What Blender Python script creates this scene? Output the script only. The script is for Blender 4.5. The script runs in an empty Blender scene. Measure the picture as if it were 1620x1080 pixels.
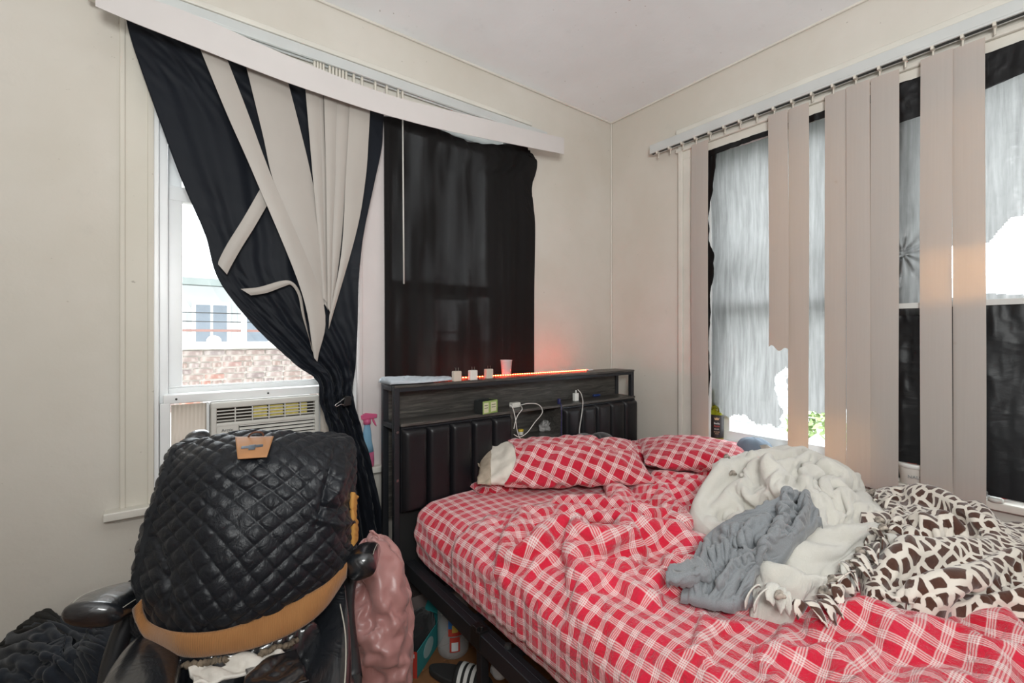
import bpy, bmesh, math, random
import numpy as np
from mathutils import Vector, Matrix

# ---------------------------------------------------------------- camera, sky, fill lamps, exposure
S = bpy.context.scene
COL = S.collection
CAM = np.array([-2.477, -2.141, 1.31])
FPX, HY = 720.0, 533.0
FW = np.array([0.6, 0.8, 0.0]); RT = np.array([0.8, -0.6, 0.0])
cd = bpy.data.cameras.new('camera'); cam = bpy.data.objects.new('camera', cd); COL.objects.link(cam)
cd.sensor_width = 36.0; cd.lens = 36.0 * FPX / 1620.0; cd.shift_y = -(540.0 - HY) / 1620.0
cd.clip_start = 0.05; cd.clip_end = 200
cam.matrix_world = Matrix(((RT[0], 0, -FW[0], CAM[0]), (RT[1], 0, -FW[1], CAM[1]), (0, 1, 0, CAM[2]), (0, 0, 0, 1)))
S.camera = cam
S.view_settings.view_transform = 'Standard'; S.view_settings.look = 'None'
S.view_settings.gamma = 1; S.view_settings.use_curve_mapping = False
S.view_settings.exposure = 0.0
W = bpy.data.worlds.new('sky'); S.world = W; W.use_nodes = True
bg = W.node_tree.nodes['Background']; bg.inputs[0].default_value = (0.93, 0.97, 1.0, 1); bg.inputs[1].default_value = 6.8
def area(name, loc, target, sx, sy, watts, color=(1, 1, 1)):
    l = bpy.data.lights.new(name, 'AREA'); l.shape = 'RECTANGLE'; l.size = sx; l.size_y = sy; l.energy = watts; l.color = color
    o = bpy.data.objects.new(name, l); COL.objects.link(o); o.location = loc
    o.rotation_euler = (Vector(target) - Vector(loc)).to_track_quat('-Z', 'Y').to_euler()
    return o
def point_fill(name, loc, r, watts, color):
    l = bpy.data.lights.new(name, 'POINT'); l.shadow_soft_size = r; l.energy = watts; l.color = color
    o = bpy.data.objects.new(name, l); COL.objects.link(o); o.location = loc
point_fill('rear_fill', (-2.2, -3.6, 2.30), .22, 12, (1.0, 0.965, 0.92))  # added fill behind the camera, no lamp fitting here
area('ceiling_fill', (-2.6, -2.6, 1.75), (-1.4, -1.3, 2.9), .5, .5, 51, (0.97, 1.0, 0.99))  # added fill aimed upward to brighten the ceiling, no visible source
area('side_fill', (-3.6, -3.2, 1.7), (-1.0, -.3, 1.2), 1.4, 1.6, 7, (0.98, 0.99, 1.0))  # added soft fill from the left, that wall has no window

# ---------------------------------------------------------------- helpers
rng = np.random.RandomState(7)
def ray(px, py):
    return FW + RT * ((px - 810.0) / FPX) + np.array([0, 0, (HY - py) / FPX])
def atD(px, py, d): return CAM + ray(px, py) * d
def onY(px, py, y): r = ray(px, py); return CAM + r * ((y - CAM[1]) / r[1])
def onX(px, py, x): r = ray(px, py); return CAM + r * ((x - CAM[0]) / r[0])
def onZ(px, py, z): r = ray(px, py); return CAM + r * ((z - CAM[2]) / r[2])

def tag(o, label=None, cat=None, group=None, kind=None):
    if label: o['label'] = label
    if cat: o['category'] = cat
    if group: o['group'] = group
    if kind: o['kind'] = kind
    return o
def empty(name, loc=(0, 0, 0)):
    o = bpy.data.objects.new(name, None); o.location = loc; o.empty_display_size = 0.05; COL.objects.link(o); return o
def thing(name, label, cat, loc, group=None):
    return tag(empty(name, loc), label, cat, group)
def link(name, me, m=None, parent=None, smooth=False):
    o = bpy.data.objects.new(name, me); COL.objects.link(o)
    if m is not None: me.materials.append(m)
    if parent is not None:
        o.parent = parent
        p = parent; T = Vector((0, 0, 0))
        while p is not None: T += p.location; p = p.parent
        me.transform(Matrix.Translation(-T))
    else:                                                   # top-level mesh: origin at its base centre
        if len(me.vertices):
            co = np.empty(len(me.vertices) * 3); me.vertices.foreach_get('co', co); co = co.reshape(-1, 3)
            c = (co.min(0) + co.max(0)) / 2; c[2] = co[:, 2].min()
            me.transform(Matrix.Translation(-Vector(c))); o.location = c
    if smooth:
        me.polygons.foreach_set('use_smooth', [True] * len(me.polygons))
    return o

class MB:
    """collects shapes for one mesh"""
    def __init__(s): s.v = []; s.f = []
    def add(s, v, f):
        n = len(s.v); s.v += [tuple(map(float, p)) for p in v]; s.f += [tuple(i + n for i in q) for q in f]; return s
    def box(s, a, b, rot=None, c=None):
        a = np.minimum(a, b).astype(float) if False else np.array(a, float); b = np.array(b, float)
        lo = np.minimum(a, b); hi = np.maximum(a, b)
        v = np.array([[x, y, z] for z in (lo[2], hi[2]) for y in (lo[1], hi[1]) for x in (lo[0], hi[0])])
        if rot is not None:
            cc = (lo + hi) / 2 if c is None else np.array(c)
            v = (v - cc) @ np.array(rot).T + cc
        return s.add(v, [(0, 2, 3, 1), (4, 5, 7, 6), (0, 1, 5, 4), (2, 6, 7, 3), (0, 4, 6, 2), (1, 3, 7, 5)])
    def prism(s, poly, off):
        poly = [np.array(p, float) for p in poly]; off = np.array(off, float); n = len(poly)
        return s.add(poly + [p + off for p in poly], [tuple(range(n))[::-1], tuple(range(n, 2 * n))] + [(i, (i + 1) % n, (i + 1) % n + n, i + n) for i in range(n)])
    def tube(s, pts, r, n=8, cap=True):
        pts = np.array(pts, float); k = len(pts); r = np.full(k, r) if np.isscalar(r) else np.array(r, float)
        tn = np.gradient(pts, axis=0); tn /= np.linalg.norm(tn, axis=1)[:, None] + 1e-12
        up = np.array([0, 0, 1.0]) if abs(tn[0][2]) < .9 else np.array([1.0, 0, 0])
        vs = []
        for i in range(k):
            a = up - tn[i] * up.dot(tn[i]); a /= np.linalg.norm(a) + 1e-12; up = a; b = np.cross(tn[i], a)
            for j in range(n):
                th = 2 * math.pi * j / n; vs.append(pts[i] + r[i] * (a * math.cos(th) + b * math.sin(th)))
        f = [(i * n + j, i * n + (j + 1) % n, (i + 1) * n + (j + 1) % n, (i + 1) * n + j) for i in range(k - 1) for j in range(n)]
        if cap: f += [tuple(range(n))[::-1], tuple((k - 1) * n + j for j in range(n))]
        return s.add(vs, f)
    def lathe(s, prof, c=(0, 0, 0), n=24, ax=2, sq=1.0):
        c = np.array(c, float); vs = []; k = len(prof)
        for r, h in prof:
            for j in range(n):
                th = 2 * math.pi * j / n; p = [r * math.cos(th), r * math.sin(th) * sq, h]
                if ax == 1: p = [p[0], h, p[1]]
                if ax == 0: p = [h, p[0], p[1]]
                vs.append(c + p)
        f = [(i * n + j, i * n + (j + 1) % n, (i + 1) * n + (j + 1) % n, (i + 1) * n + j) for i in range(k - 1) for j in range(n)]
        if prof[0][0] > 1e-6: f.append(tuple(range(n))[::-1])
        if prof[-1][0] > 1e-6: f.append(tuple((k - 1) * n + j for j in range(n)))
        return s.add(vs, f)
    def build(s, name, m, parent=None, bevel=0, seg=2, smooth=False, sub=0, solid=0, merge=False):
        me = bpy.data.meshes.new(name); me.from_pydata(s.v, [], s.f); me.update()
        b = bmesh.new(); b.from_mesh(me)
        if merge: bmesh.ops.remove_doubles(b, verts=b.verts, dist=1e-6)
        bmesh.ops.recalc_face_normals(b, faces=b.faces); b.to_mesh(me); b.free()
        o = link(name, me, m, parent, smooth or bevel > 0)
        if solid:
            q = o.modifiers.new('s', 'SOLIDIFY'); q.thickness = solid; q.offset = 0
        if bevel:
            q = o.modifiers.new('b', 'BEVEL'); q.width = bevel; q.segments = seg; q.limit_method = 'ANGLE'; q.angle_limit = .6
            q = o.modifiers.new('w', 'WEIGHTED_NORMAL'); q.keep_sharp = True
        if sub:
            q = o.modifiers.new('u', 'SUBSURF'); q.levels = sub; q.render_levels = sub
        return o

def cr(P, n, closed=False):
    """Catmull-Rom resample of rows P (k, ...) to n rows"""
    P = np.asarray(P, float); k = len(P)
    if closed:
        t = np.arange(n) / n * k; Q = lambda i: P[np.mod(i, k)]
    else:
        t = np.linspace(0, k - 1 - 1e-9, n)
        E = np.concatenate([[2 * P[0] - P[1]], P, [2 * P[-1] - P[-2]]]); Q = lambda i: E[np.clip(i + 1, 0, k + 1)]
    i = np.floor(t).astype(int); f = (t - i).reshape((-1,) + (1,) * (P.ndim - 1))
    a, b, c, d = Q(i - 1), Q(i), Q(i + 1), Q(i + 2)
    return .5 * ((2 * b) + (c - a) * f + (2 * a - 5 * b + 4 * c - d) * f ** 2 + (3 * b - a - 3 * c + d) * f ** 3)
def patch(ctrl, nu, nv, closed_u=False):
    """ctrl[row v][col u] of 3D points -> (nv, nu, 3)"""
    C = np.array(ctrl, float)
    A = cr(C, nv)
    return np.swapaxes(cr(np.swapaxes(A, 0, 1), nu, closed_u), 0, 1)
def normals(P):
    du = np.gradient(P, axis=1); dv = np.gradient(P, axis=0); n = np.cross(du, dv)
    return n / (np.linalg.norm(n, axis=2, keepdims=True) + 1e-12)
_nt = rng.rand(64, 64)
def vnoise(x, y):
    xi = np.floor(x).astype(int); yi = np.floor(y).astype(int); fx = x - xi; fy = y - yi
    fx = fx * fx * fx * (fx * (6 * fx - 15) + 10); fy = fy * fy * fy * (fy * (6 * fy - 15) + 10)
    g = lambda a, b: _nt[a % 64, b % 64]
    return ((g(xi, yi) * (1 - fx) + g(xi + 1, yi) * fx) * (1 - fy) + (g(xi, yi + 1) * (1 - fx) + g(xi + 1, yi + 1) * fx) * fy) * 2 - 1
def fbm(x, y, o=3):
    r = 0; a = 1
    for k in range(o): r = r + a * vnoise(x * 2 ** k + 17.3 * k, y * 2 ** k + 9.1 * k); a *= .5
    return r
def ridge(x, y, o=3):
    r = 0; a = 1
    for k in range(o): r = r + a * (1 - 2 * np.abs(vnoise(x * 2 ** k + 7.3 * k, y * 2 ** k + 19.1 * k))); a *= .5
    return r
def arclen(P, U=None):
    """metre coordinates along the grid (uses row/col means)"""
    du = np.linalg.norm(np.diff(P, axis=1), axis=2).mean(0); dv = np.linalg.norm(np.diff(P, axis=0), axis=2).mean(1)
    u = np.concatenate([[0], np.cumsum(du)]); v = np.concatenate([[0], np.cumsum(dv)])
    return np.meshgrid(u, v)
def grid(name, P, m, parent=None, uv=None, solid=0, keep=None, closed=False, sub=0, offset=0, cap=False, split=False):
    nv, nu = P.shape[:2]
    idx = np.arange(nv * nu).reshape(nv, nu)
    a = idx[:-1, :-1]; b = idx[:-1, 1:]; c = idx[1:, 1:]; d = idx[1:, :-1]
    F = np.stack([a, b, c, d], -1)
    if keep is not None: F = F[keep]
    F = F.reshape(-1, 4)
    if closed:
        F = np.concatenate([F, np.stack([idx[:-1, -1], idx[:-1, 0], idx[1:, 0], idx[1:, -1]], -1)])
    me = bpy.data.meshes.new(name)
    fl = F.tolist()
    if cap: fl += [idx[0].tolist()[::-1], idx[-1].tolist()]
    me.from_pydata(P.reshape(-1, 3).tolist(), [], fl); me.update()
    if uv is None: uv = arclen(P)
    U = np.stack([uv[0].reshape(-1), uv[1].reshape(-1)], -1)
    L = me.uv_layers.new(name='UVMap'); li = np.empty(len(me.loops), int); me.loops.foreach_get('vertex_index', li)
    L.data.foreach_set('uv', U[li].reshape(-1))
    if keep is not None:
        bb = bmesh.new(); bb.from_mesh(me); bmesh.ops.delete(bb, geom=[v for v in bb.verts if not v.link_faces], context='VERTS'); bb.to_mesh(me); bb.free()
    o = link(name, me, m, parent, True)
    if solid:
        q = o.modifiers.new('s', 'SOLIDIFY'); q.thickness = solid; q.offset = offset
    if split:
        q = o.modifiers.new('e', 'EDGE_SPLIT'); q.split_angle = .7
    if sub:
        q = o.modifiers.new('u', 'SUBSURF'); q.levels = sub; q.render_levels = sub
    return o

def relax(P, su=1.05, sv=1.05, steps=50, iters=6, bend=.3, g=.0, anchor=.02, collide=None, pin=None, noise=.003, nfreq=9.0, seed=1, shear=.4):
    """position based cloth: the rest lengths are longer than the start shape, so the sheet buckles into folds"""
    P = P.copy(); P0 = P.copy(); nv, nu = P.shape[:2]
    N = normals(P); U, V = arclen(P)
    P += N * (fbm(U * nfreq + seed * 3.7, V * nfreq + seed * 5.1) * noise)[..., None]
    su = np.broadcast_to(np.asarray(su, float), (nv, nu)); sv = np.broadcast_to(np.asarray(sv, float), (nv, nu))
    lu = np.linalg.norm(P0[:, 1:] - P0[:, :-1], axis=2) * su[:, 1:]; lv = np.linalg.norm(P0[1:] - P0[:-1], axis=2) * sv[1:]
    lu2 = lu[:, 1:] + lu[:, :-1]; lv2 = lv[1:] + lv[:-1]
    ld = np.sqrt(lu[:-1] ** 2 + lv[:, :-1] ** 2)
    def con(A, B, L, k, only_short=False):
        d = B - A; l = np.sqrt((d * d).sum(-1)) + 1e-9; c = (l - L) / l * .5 * k
        if only_short: c = np.minimum(c, 0)
        d *= c[..., None]; A += d; B -= d
    prev = P.copy()
    pinm = None if pin is None else pin
    for s in range(steps):
        vel = (P - prev) * .92; prev = P.copy(); P = P + vel
        P[..., 2] -= g
        if anchor: P += (P0 - P) * anchor
        for it in range(iters):
            for st in (0, 1):
                con(P[:, st:nu - 1:2], P[:, st + 1::2], lu[:, st::2], 1.0)
                con(P[st:nv - 1:2], P[st + 1::2], lv[st::2], 1.0)
            if shear:
                for st in (0, 1):
                    A = P[st:nv - 1:2]; B = P[st + 1::2]
                    con(A[:, :-1], B[:, 1:], ld[st::2], shear); con(A[:, 1:], B[:, :-1], ld[st::2], shear)
            if bend:
                for st in (0, 1, 2, 3):
                    if st < 2:
                        a = P[:, st:nu - 2:4]; b = P[:, st + 2::4]; k = min(a.shape[1], b.shape[1]); con(a[:, :k], b[:, :k], lu2[:, st::4][:, :k], bend)
                        a = P[st:nv - 2:4]; b = P[st + 2::4]; k = min(len(a), len(b)); con(a[:k], b[:k], lv2[st::4][:k], bend)
                    else:
                        a = P[:, st:nu - 2:4]; b = P[:, st + 2::4]; k = min(a.shape[1], b.shape[1]); con(a[:, :k], b[:, :k], lu2[:, st::4][:, :k], bend)
                        a = P[st:nv - 2:4]; b = P[st + 2::4]; k = min(len(a), len(b)); con(a[:k], b[:k], lv2[st::4][:k], bend)
            if pinm is not None: P[pinm] = P0[pinm]
        if collide is not None: P = collide(P)
    return P
def relaxm(P, su=1.05, sv=1.05, lv=((5, 30, .55), (2, 16, .5), (1, 8, .35)), **kw):
    """coarse to fine: long folds first, then shorter ones"""
    nv, nu = P.shape[:2]; su = np.broadcast_to(np.asarray(su, float), (nv, nu)); sv = np.broadcast_to(np.asarray(sv, float), (nv, nu))
    noise = kw.pop('noise', .004); nf = kw.pop('nfreq', 9.0); seed = kw.pop('seed', 1)
    for k, (c, st, f) in enumerate(lv):
        iv = np.round(np.linspace(0, nv - 1, max(6, nv // c))).astype(int); iu = np.round(np.linspace(0, nu - 1, max(6, nu // c))).astype(int)
        S_ = P[iv][:, iu]; a = relax(S_, 1 + (su[iv][:, iu] - 1) * f, 1 + (sv[iv][:, iu] - 1) * f, st, kw.get('iters', 5), kw.get('bend', .3), kw.get('g', 0), kw.get('anchor', .05), kw.get('collide'), None, noise * (1, .35, .12)[k], nf * (1, 2, 4)[k], seed + k)
        if c == 1: P = a; break
        D = a - S_; D = cr(D, nv); D = np.swapaxes(cr(np.swapaxes(D, 0, 1), nu), 0, 1); P = P + D
    return P
def restuv(P0, su, sv):
    nv, nu = P0.shape[:2]
    su = np.broadcast_to(np.asarray(su, float), (nv, nu)); sv = np.broadcast_to(np.asarray(sv, float), (nv, nu))
    du = (np.linalg.norm(np.diff(P0, axis=1), axis=2) * su[:, 1:]).mean(0); dv = (np.linalg.norm(np.diff(P0, axis=0), axis=2) * sv[1:]).mean(1)
    return np.meshgrid(np.concatenate([[0], np.cumsum(du)]), np.concatenate([[0], np.cumsum(dv)]))

# ---------------------------------------------------------------- materials
def srgb(r, g, b):
    f = lambda c: (c / 255 / 12.92) if c / 255 <= .04045 else ((c / 255 + .055) / 1.055) ** 2.4
    return (f(r), f(g), f(b), 1)
class NT:
    def __init__(s, name):
        s.m = bpy.data.materials.new(name); s.m.use_nodes = True; s.t = s.m.node_tree
        s.b = s.t.nodes['Principled BSDF']; s.out = s.t.nodes['Material Output']
    def n(s, typ, **kw):
        x = s.t.nodes.new('ShaderNode' + typ)
        for k, v in kw.items(): setattr(x, k, v)
        return x
    def l(s, a, b): s.t.links.new(a, b)
    def math(s, op, a, b=None, c=None, clamp=False):
        x = s.n('Math', operation=op); x.use_clamp = clamp
        for i, q in enumerate((a, b, c)):
            if q is None: continue
            if isinstance(q, (int, float)): x.inputs[i].default_value = q
            else: s.l(q, x.inputs[i])
        return x.outputs[0]
    def coord(s, kind='Object', scale=(1, 1, 1), rot=(0, 0, 0)):
        tc = s.n('TexCoord'); mp = s.n('Mapping'); s.l(tc.outputs[kind], mp.inputs[0])
        mp.inputs['Scale'].default_value = scale; mp.inputs['Rotation'].default_value = rot; return mp.outputs[0]
    def noise(s, vec, scale, detail=3, rough=.5, dist=0):
        x = s.n('TexNoise'); s.l(vec, x.inputs['Vector']); x.inputs['Scale'].default_value = scale
        x.inputs['Detail'].default_value = detail; x.inputs['Roughness'].default_value = rough; x.inputs['Distortion'].default_value = dist
        return x.outputs[0]
    def ramp(s, fac, stops, interp='LINEAR'):
        x = s.n('ValToRGB'); s.l(fac, x.inputs[0]); e = x.color_ramp.elements; x.color_ramp.interpolation = interp
        while len(e) < len(stops): e.new(.5)
        for i, (p, c) in enumerate(stops): e[i].position = p; e[i].color = c if len(c) == 4 else (*c, 1)
        return x.outputs[0]
    def mix(s, fac, a, b):
        x = s.n('Mix', data_type='RGBA')
        for q, i in ((fac, 0), (a, 6), (b, 7)):
            if isinstance(q, (int, float)): x.inputs[i].default_value = q
            elif isinstance(q, tuple): x.inputs[i].default_value = q
            else: s.l(q, x.inputs[i])
        return x.outputs[2]
    def bump(s, h, strength=.3, dist=.01, prev=None):
        x = s.n('Bump'); s.l(h, x.inputs['Height']); x.inputs['Strength'].default_value = strength; x.inputs['Distance'].default_value = dist
        if prev is not None: s.l(prev, x.inputs['Normal'])
        return x.outputs[0]
    def set(s, **kw):
        for k, v in kw.items():
            k = k.replace('_', ' ')
            if isinstance(v, (int, float, tuple)): s.b.inputs[k].default_value = v
            else: s.l(v, s.b.inputs[k])
        return s
_mc = {}
def mat(name, col, rough=.5, metal=0, var=.12, vs=6, bump=.0, bs=60, bd=.002, kind='Object', spec=.5, coat=0, sheen=0, stretch=(1, 1, 1), dark=None):
    if name in _mc: return _mc[name]
    q = NT(name); c = q.coord(kind, stretch); col = tuple(col) if len(col) == 4 else (*col, 1)
    d = dark or tuple(x * (1 - var) for x in col[:3]) + (1,)
    f = q.noise(c, vs, 4)
    q.set(Base_Color=q.mix(q.ramp(f, [(.3, (0, 0, 0)), (.7, (1, 1, 1))]), d, col), Roughness=rough, Metallic=metal, Specular_IOR_Level=spec)
    if coat: q.set(Coat_Weight=coat, Coat_Roughness=.15)
    if sheen: q.set(Sheen_Weight=sheen)
    if bump: q.set(Normal=q.bump(q.noise(c, bs, 4), bump, bd))
    _mc[name] = q.m; return q.m

def wall_mat(name, base, stain):
    q = NT(name); c = q.coord('Object')
    big = q.noise(c, 1.3, 4, .6); sm = q.noise(c, 9, 5, .65); sp = q.noise(c, 45, 2)
    col = q.mix(q.ramp(big, [(.38, (0, 0, 0)), (.66, (1, 1, 1))]), stain, base)
    col = q.mix(q.ramp(sm, [(.62, (0, 0, 0)), (.78, (.35, .35, .35))]), col, tuple(x * .78 for x in base[:3]) + (1,))
    col = q.mix(q.ramp(sp, [(.74, (0, 0, 0)), (.78, (.5, .5, .5))]), col, (.25, .22, .18, 1))
    h = q.math('ADD', q.math('MULTIPLY', q.noise(c, 5, 3), 1.0), q.math('MULTIPLY', q.noise(c, 60, 3), .12))
    q.set(Base_Color=col, Roughness=.75, Normal=q.bump(h, .35, .012), Specular_IOR_Level=.3); return q.m
M_wall = wall_mat('plaster_wall', (.65, .615, .56, 1), (.59, .55, .485, 1))
M_ceil = wall_mat('ceiling_paint', (.86, .885, .90, 1), (.80, .82, .83, 1))
M_trim = mat('painted_trim', (.70, .67, .605), .4, var=.12, vs=5, bump=.35, bs=14, bd=.006)
M_case = wall_mat('painted_casing', (.665, .63, .56, 1), (.61, .575, .50, 1))
M_pink = mat('painted_jamb', (.66, .60, .585), .4, var=.08, vs=5, bump=.35, bs=30, bd=.004)
M_vinyl = mat('white_vinyl_frame', (.80, .81, .81), .35, var=.06)
M_val = mat('valance_vinyl', (.60, .565, .55), .45, var=.05, vs=4, bump=.15, bs=200, bd=.0006)
M_alu = mat('headrail_metal', (.62, .64, .63), .35, .2, var=.08)
M_slot = mat('dark_slot', (.03, .035, .035), .6)
M_clip = mat('carrier_plastic', (.68, .64, .56), .4)

def slat_mat():
    q = NT('blind_slat_vinyl'); c = q.coord('Object'); st = q.coord('Object', (60, 60, 1.2))
    n = q.noise(st, 3, 3); sp = q.noise(c, 14, 4, .7)
    col = q.mix(n, (.56, .545, .525, 1), (.50, .485, .465, 1))
    col = q.mix(q.ramp(sp, [(.68, (0, 0, 0)), (.80, (.6, .6, .6))]), col, (.36, .27, .19, 1))
    q.set(Base_Color=col, Roughness=.5, Normal=q.bump(n, .2, .001))
    tr = q.n('BsdfTranslucent'); tr.inputs[0].default_value = (1.0, .66, .34, 1)
    mx = q.n('MixShader'); mx.inputs[0].default_value = .32
    q.l(q.b.outputs[0], mx.inputs[1]); q.l(tr.outputs[0], mx.inputs[2]); q.l(mx.outputs[0], q.out.inputs[0]); return q.m
M_slat = slat_mat()
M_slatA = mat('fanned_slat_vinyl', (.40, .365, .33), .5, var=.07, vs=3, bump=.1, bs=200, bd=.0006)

def blackout(name, col, hole=.0, sheen=.2, rough=.55, scale=420):
    q = NT(name); uv = q.coord('UV'); c = q.coord('Object')
    f = q.noise(c, 3, 3); q.set(Base_Color=q.mix(f, col, tuple(x * 1.6 for x in col[:3]) + (1,)), Roughness=rough, Specular_IOR_Level=.14, Sheen_Weight=sheen, Sheen_Roughness=.4)
    q.set(Normal=q.bump(q.noise(uv, 700, 2), .25, .0006))
    if hole:
        n1 = q.noise(uv, scale, 1, .5); thin = q.noise(q.coord('UV', (9, 1.2, 1)), 1.0, 3)
        th = q.math('MULTIPLY', q.ramp(thin, [(.40, (0, 0, 0)), (.62, (1, 1, 1))]), hole)
        a = q.math('MULTIPLY', q.ramp(n1, [(.56, (0, 0, 0)), (.66, (1, 1, 1))]), th)
        tp = q.n('BsdfTransparent'); mx = q.n('MixShader'); q.l(a, mx.inputs[0]); q.l(q.b.outputs[0], mx.inputs[1]); q.l(tp.outputs[0], mx.inputs[2]); q.l(mx.outputs[0], q.out.inputs[0])
    return q.m
M_cur1 = blackout('navy_black_curtain', (.006, .0075, .011, 1), .03, sheen=.06)
M_cur2 = blackout('black_curtain', (.007, .0065, .0065, 1), .045, sheen=.03, rough=.8)

def glass_mat(name='window_glass', haze=.05):
    q = NT(name); tp = q.n('BsdfTransparent'); tp.inputs[0].default_value = (.97, .98, .98, 1)
    gl = q.n('BsdfGlossy'); gl.inputs['Roughness'].default_value = .02
    mx = q.n('MixShader'); mx.inputs[0].default_value = haze; q.l(tp.outputs[0], mx.inputs[1]); q.l(gl.outputs[0], mx.inputs[2]); q.l(mx.outputs[0], q.out.inputs[0]); return q.m
M_glass = glass_mat()

def plastic_mat(name, dens, col, tint, wsc=7):
    """bin-bag film: translucent film mixed with a glossy dark film, streaked"""
    q = NT(name); uv = q.coord('UV', (40, 2.2, 1)); c = q.coord('UV')
    streak = q.noise(uv, 1.6, 5, .65); wr = q.noise(q.coord('UV', (1, 2.2, 1)), wsc, 5, .55, .8)
    nb = q.bump(q.ramp(wr, [(.2, (0, 0, 0)), (.5, (1, 1, 1)), (.8, (0, 0, 0))]), .35 if wsc > 5 else .16, .008)
    q.set(Base_Color=col, Roughness=.28 if wsc > 5 else .42, Specular_IOR_Level=.6 if wsc > 5 else .3, Normal=nb)
    tr = q.n('BsdfTranslucent'); q.l(q.mix(q.ramp(streak, [(.3, (0, 0, 0)), (.72, (1, 1, 1))]), tuple(x * .55 for x in tint[:3]) + (1,), tint), tr.inputs[0])
    mx = q.n('MixShader'); mx.inputs[0].default_value = dens; q.l(q.b.outputs[0], mx.inputs[1]); q.l(tr.outputs[0], mx.inputs[2]); q.l(mx.outputs[0], q.out.inputs[0]); return q.m
M_film = plastic_mat('grey_film', .50, (.02, .022, .024, 1), (.56, .56, .55, 1))
M_bag = plastic_mat('black_bag_film', .012, (.004, .004, .005, 1), (.3, .32, .33, 1), 3.0)

# ---------------------------------------------------------------- room shell
def struct(name, mb, m, parent=None, **kw):
    o = mb.build(name, m, parent, **kw)
    if parent is None: tag(o, kind='structure')
    return o
CZ = 2.81
XL, YF = -3.75, -4.6
TH = .22
A1, A2, AZ = (-2.53, -1.78), (-1.645, -.87), (.70, 2.47)       # window openings on the back wall (x spans, z span)
B1, B2, BZ = (-.72, -1.48), (-1.60, -2.40), (.70, 2.37)         # window openings on the right wall (y spans)
def wallA():
    b = MB()
    for x0, x1 in ((XL, A1[0]), (A1[1], A2[0]), (A2[1], TH)): b.box((x0, 0, AZ[0]), (x1, TH, AZ[1]))
    b.box((XL, 0, -.02), (TH, TH, AZ[0])); b.box((XL, 0, AZ[1]), (TH, TH, CZ + .2)); return b
def wallB():
    b = MB()
    for y0, y1 in ((0, B1[0]), (B1[1], B2[0]), (B2[1], YF)): b.box((0, y0, BZ[0]), (TH, y1, BZ[1]))
    b.box((0, YF, -.02), (TH, 0, BZ[0])); b.box((0, YF, BZ[1]), (TH, 0, CZ + .2)); return b
struct('wall_back', wallA(), M_wall); struct('wall_right', wallB(), M_wall)
struct('wall_left', MB().box((XL - TH, YF, -.02), (XL, TH, CZ + .2)), M_wall)
struct('wall_front', MB().box((XL, YF - TH, -.02), (TH, YF, CZ + .2)), M_wall)
def ceiling():
    # flat field with a soft cove along the back and right walls
    prof = [(0, -.0), (.03, .004), (.30, .045), (.45, .058), (.60, .060)]
    xs = [-p for p, _ in prof] + [XL]; ys = [-p for p, _ in prof] + [YF]
    hs = [h for _, h in prof] + [.06]
    v = []; f = []
    for j, y in enumerate(ys):
        for i, x in enumerate(xs): v.append((x, y, CZ + min(hs[i], hs[j])))
    n = len(xs)
    for j in range(n - 1):
        for i in range(n - 1): f.append((j * n + i, j * n + i + 1, (j + 1) * n + i + 1, (j + 1) * n + i))
    b = MB().add(v, f); return b.build('ceiling', M_ceil, None, smooth=True, solid=.0)
tag(ceiling(), kind='structure')
struct('trim_1', MB().box((XL, .0, CZ - .008), (0, -.012, CZ + .006)).box((-.012, YF, CZ - .008), (0, 0, CZ + .006)).box((-.010, -.010, 0), (.0, .0, CZ)), M_trim, bevel=.004)

def floor_mat():
    q = NT('oak_floor_board'); oi = q.n('ObjectInfo'); c = q.coord('Object', (1, 14, 14)); n = q.noise(c, 3, 5, .6, .6)
    col = q.mix(n, (.20, .085, .035, 1), (.33, .16, .07, 1)); col = q.mix(q.math('MULTIPLY', oi.outputs['Random'], .5), col, (.16, .07, .03, 1))
    q.set(Base_Color=col, Roughness=.3, Normal=q.bump(n, .15, .002)); return q.m
M_floor = floor_mat()
fl = struct('floor', MB().box((XL, YF, -.12), (TH, TH, -.021)), mat('subfloor', (.05, .03, .02), .9))
# boards of the visible strip between chair and bed, running along the room; sharing one mesh
bw = .082
me = None; k = 0
bmesh_board = MB().box((0, 0, -.02), (1.2, bw - .003, 0))
for j in range(57):
    y0 = YF + j * bw; off = (j * .47) % 1.2
    for i in range(4):
        if k == 0:
            o = bmesh_board.build('floor_board', M_floor, fl, bevel=.0012, seg=1); me = o.data; bo = o; base = fl.location.copy()
            o.data.transform(Matrix.Translation(base))
        else:
            o = bo.copy(); COL.objects.link(o)
        x0 = XL + i * 1.2 - (off if i else 0); Lb = min((1.2 - off) if i == 0 else 1.2, -.001 - x0) - .002
        o.location = Vector((x0, y0, 0)) - base; o.scale.x = max(Lb, .01) / 1.2
        k += 1
struct('baseboard_back', MB().box((XL, 0, 0), (-.0, -.018, .14)), M_trim, bevel=.004)
struct('baseboard_right', MB().box((0, YF, 0), (-.018, -.02, .14)), M_trim, bevel=.004)

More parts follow.
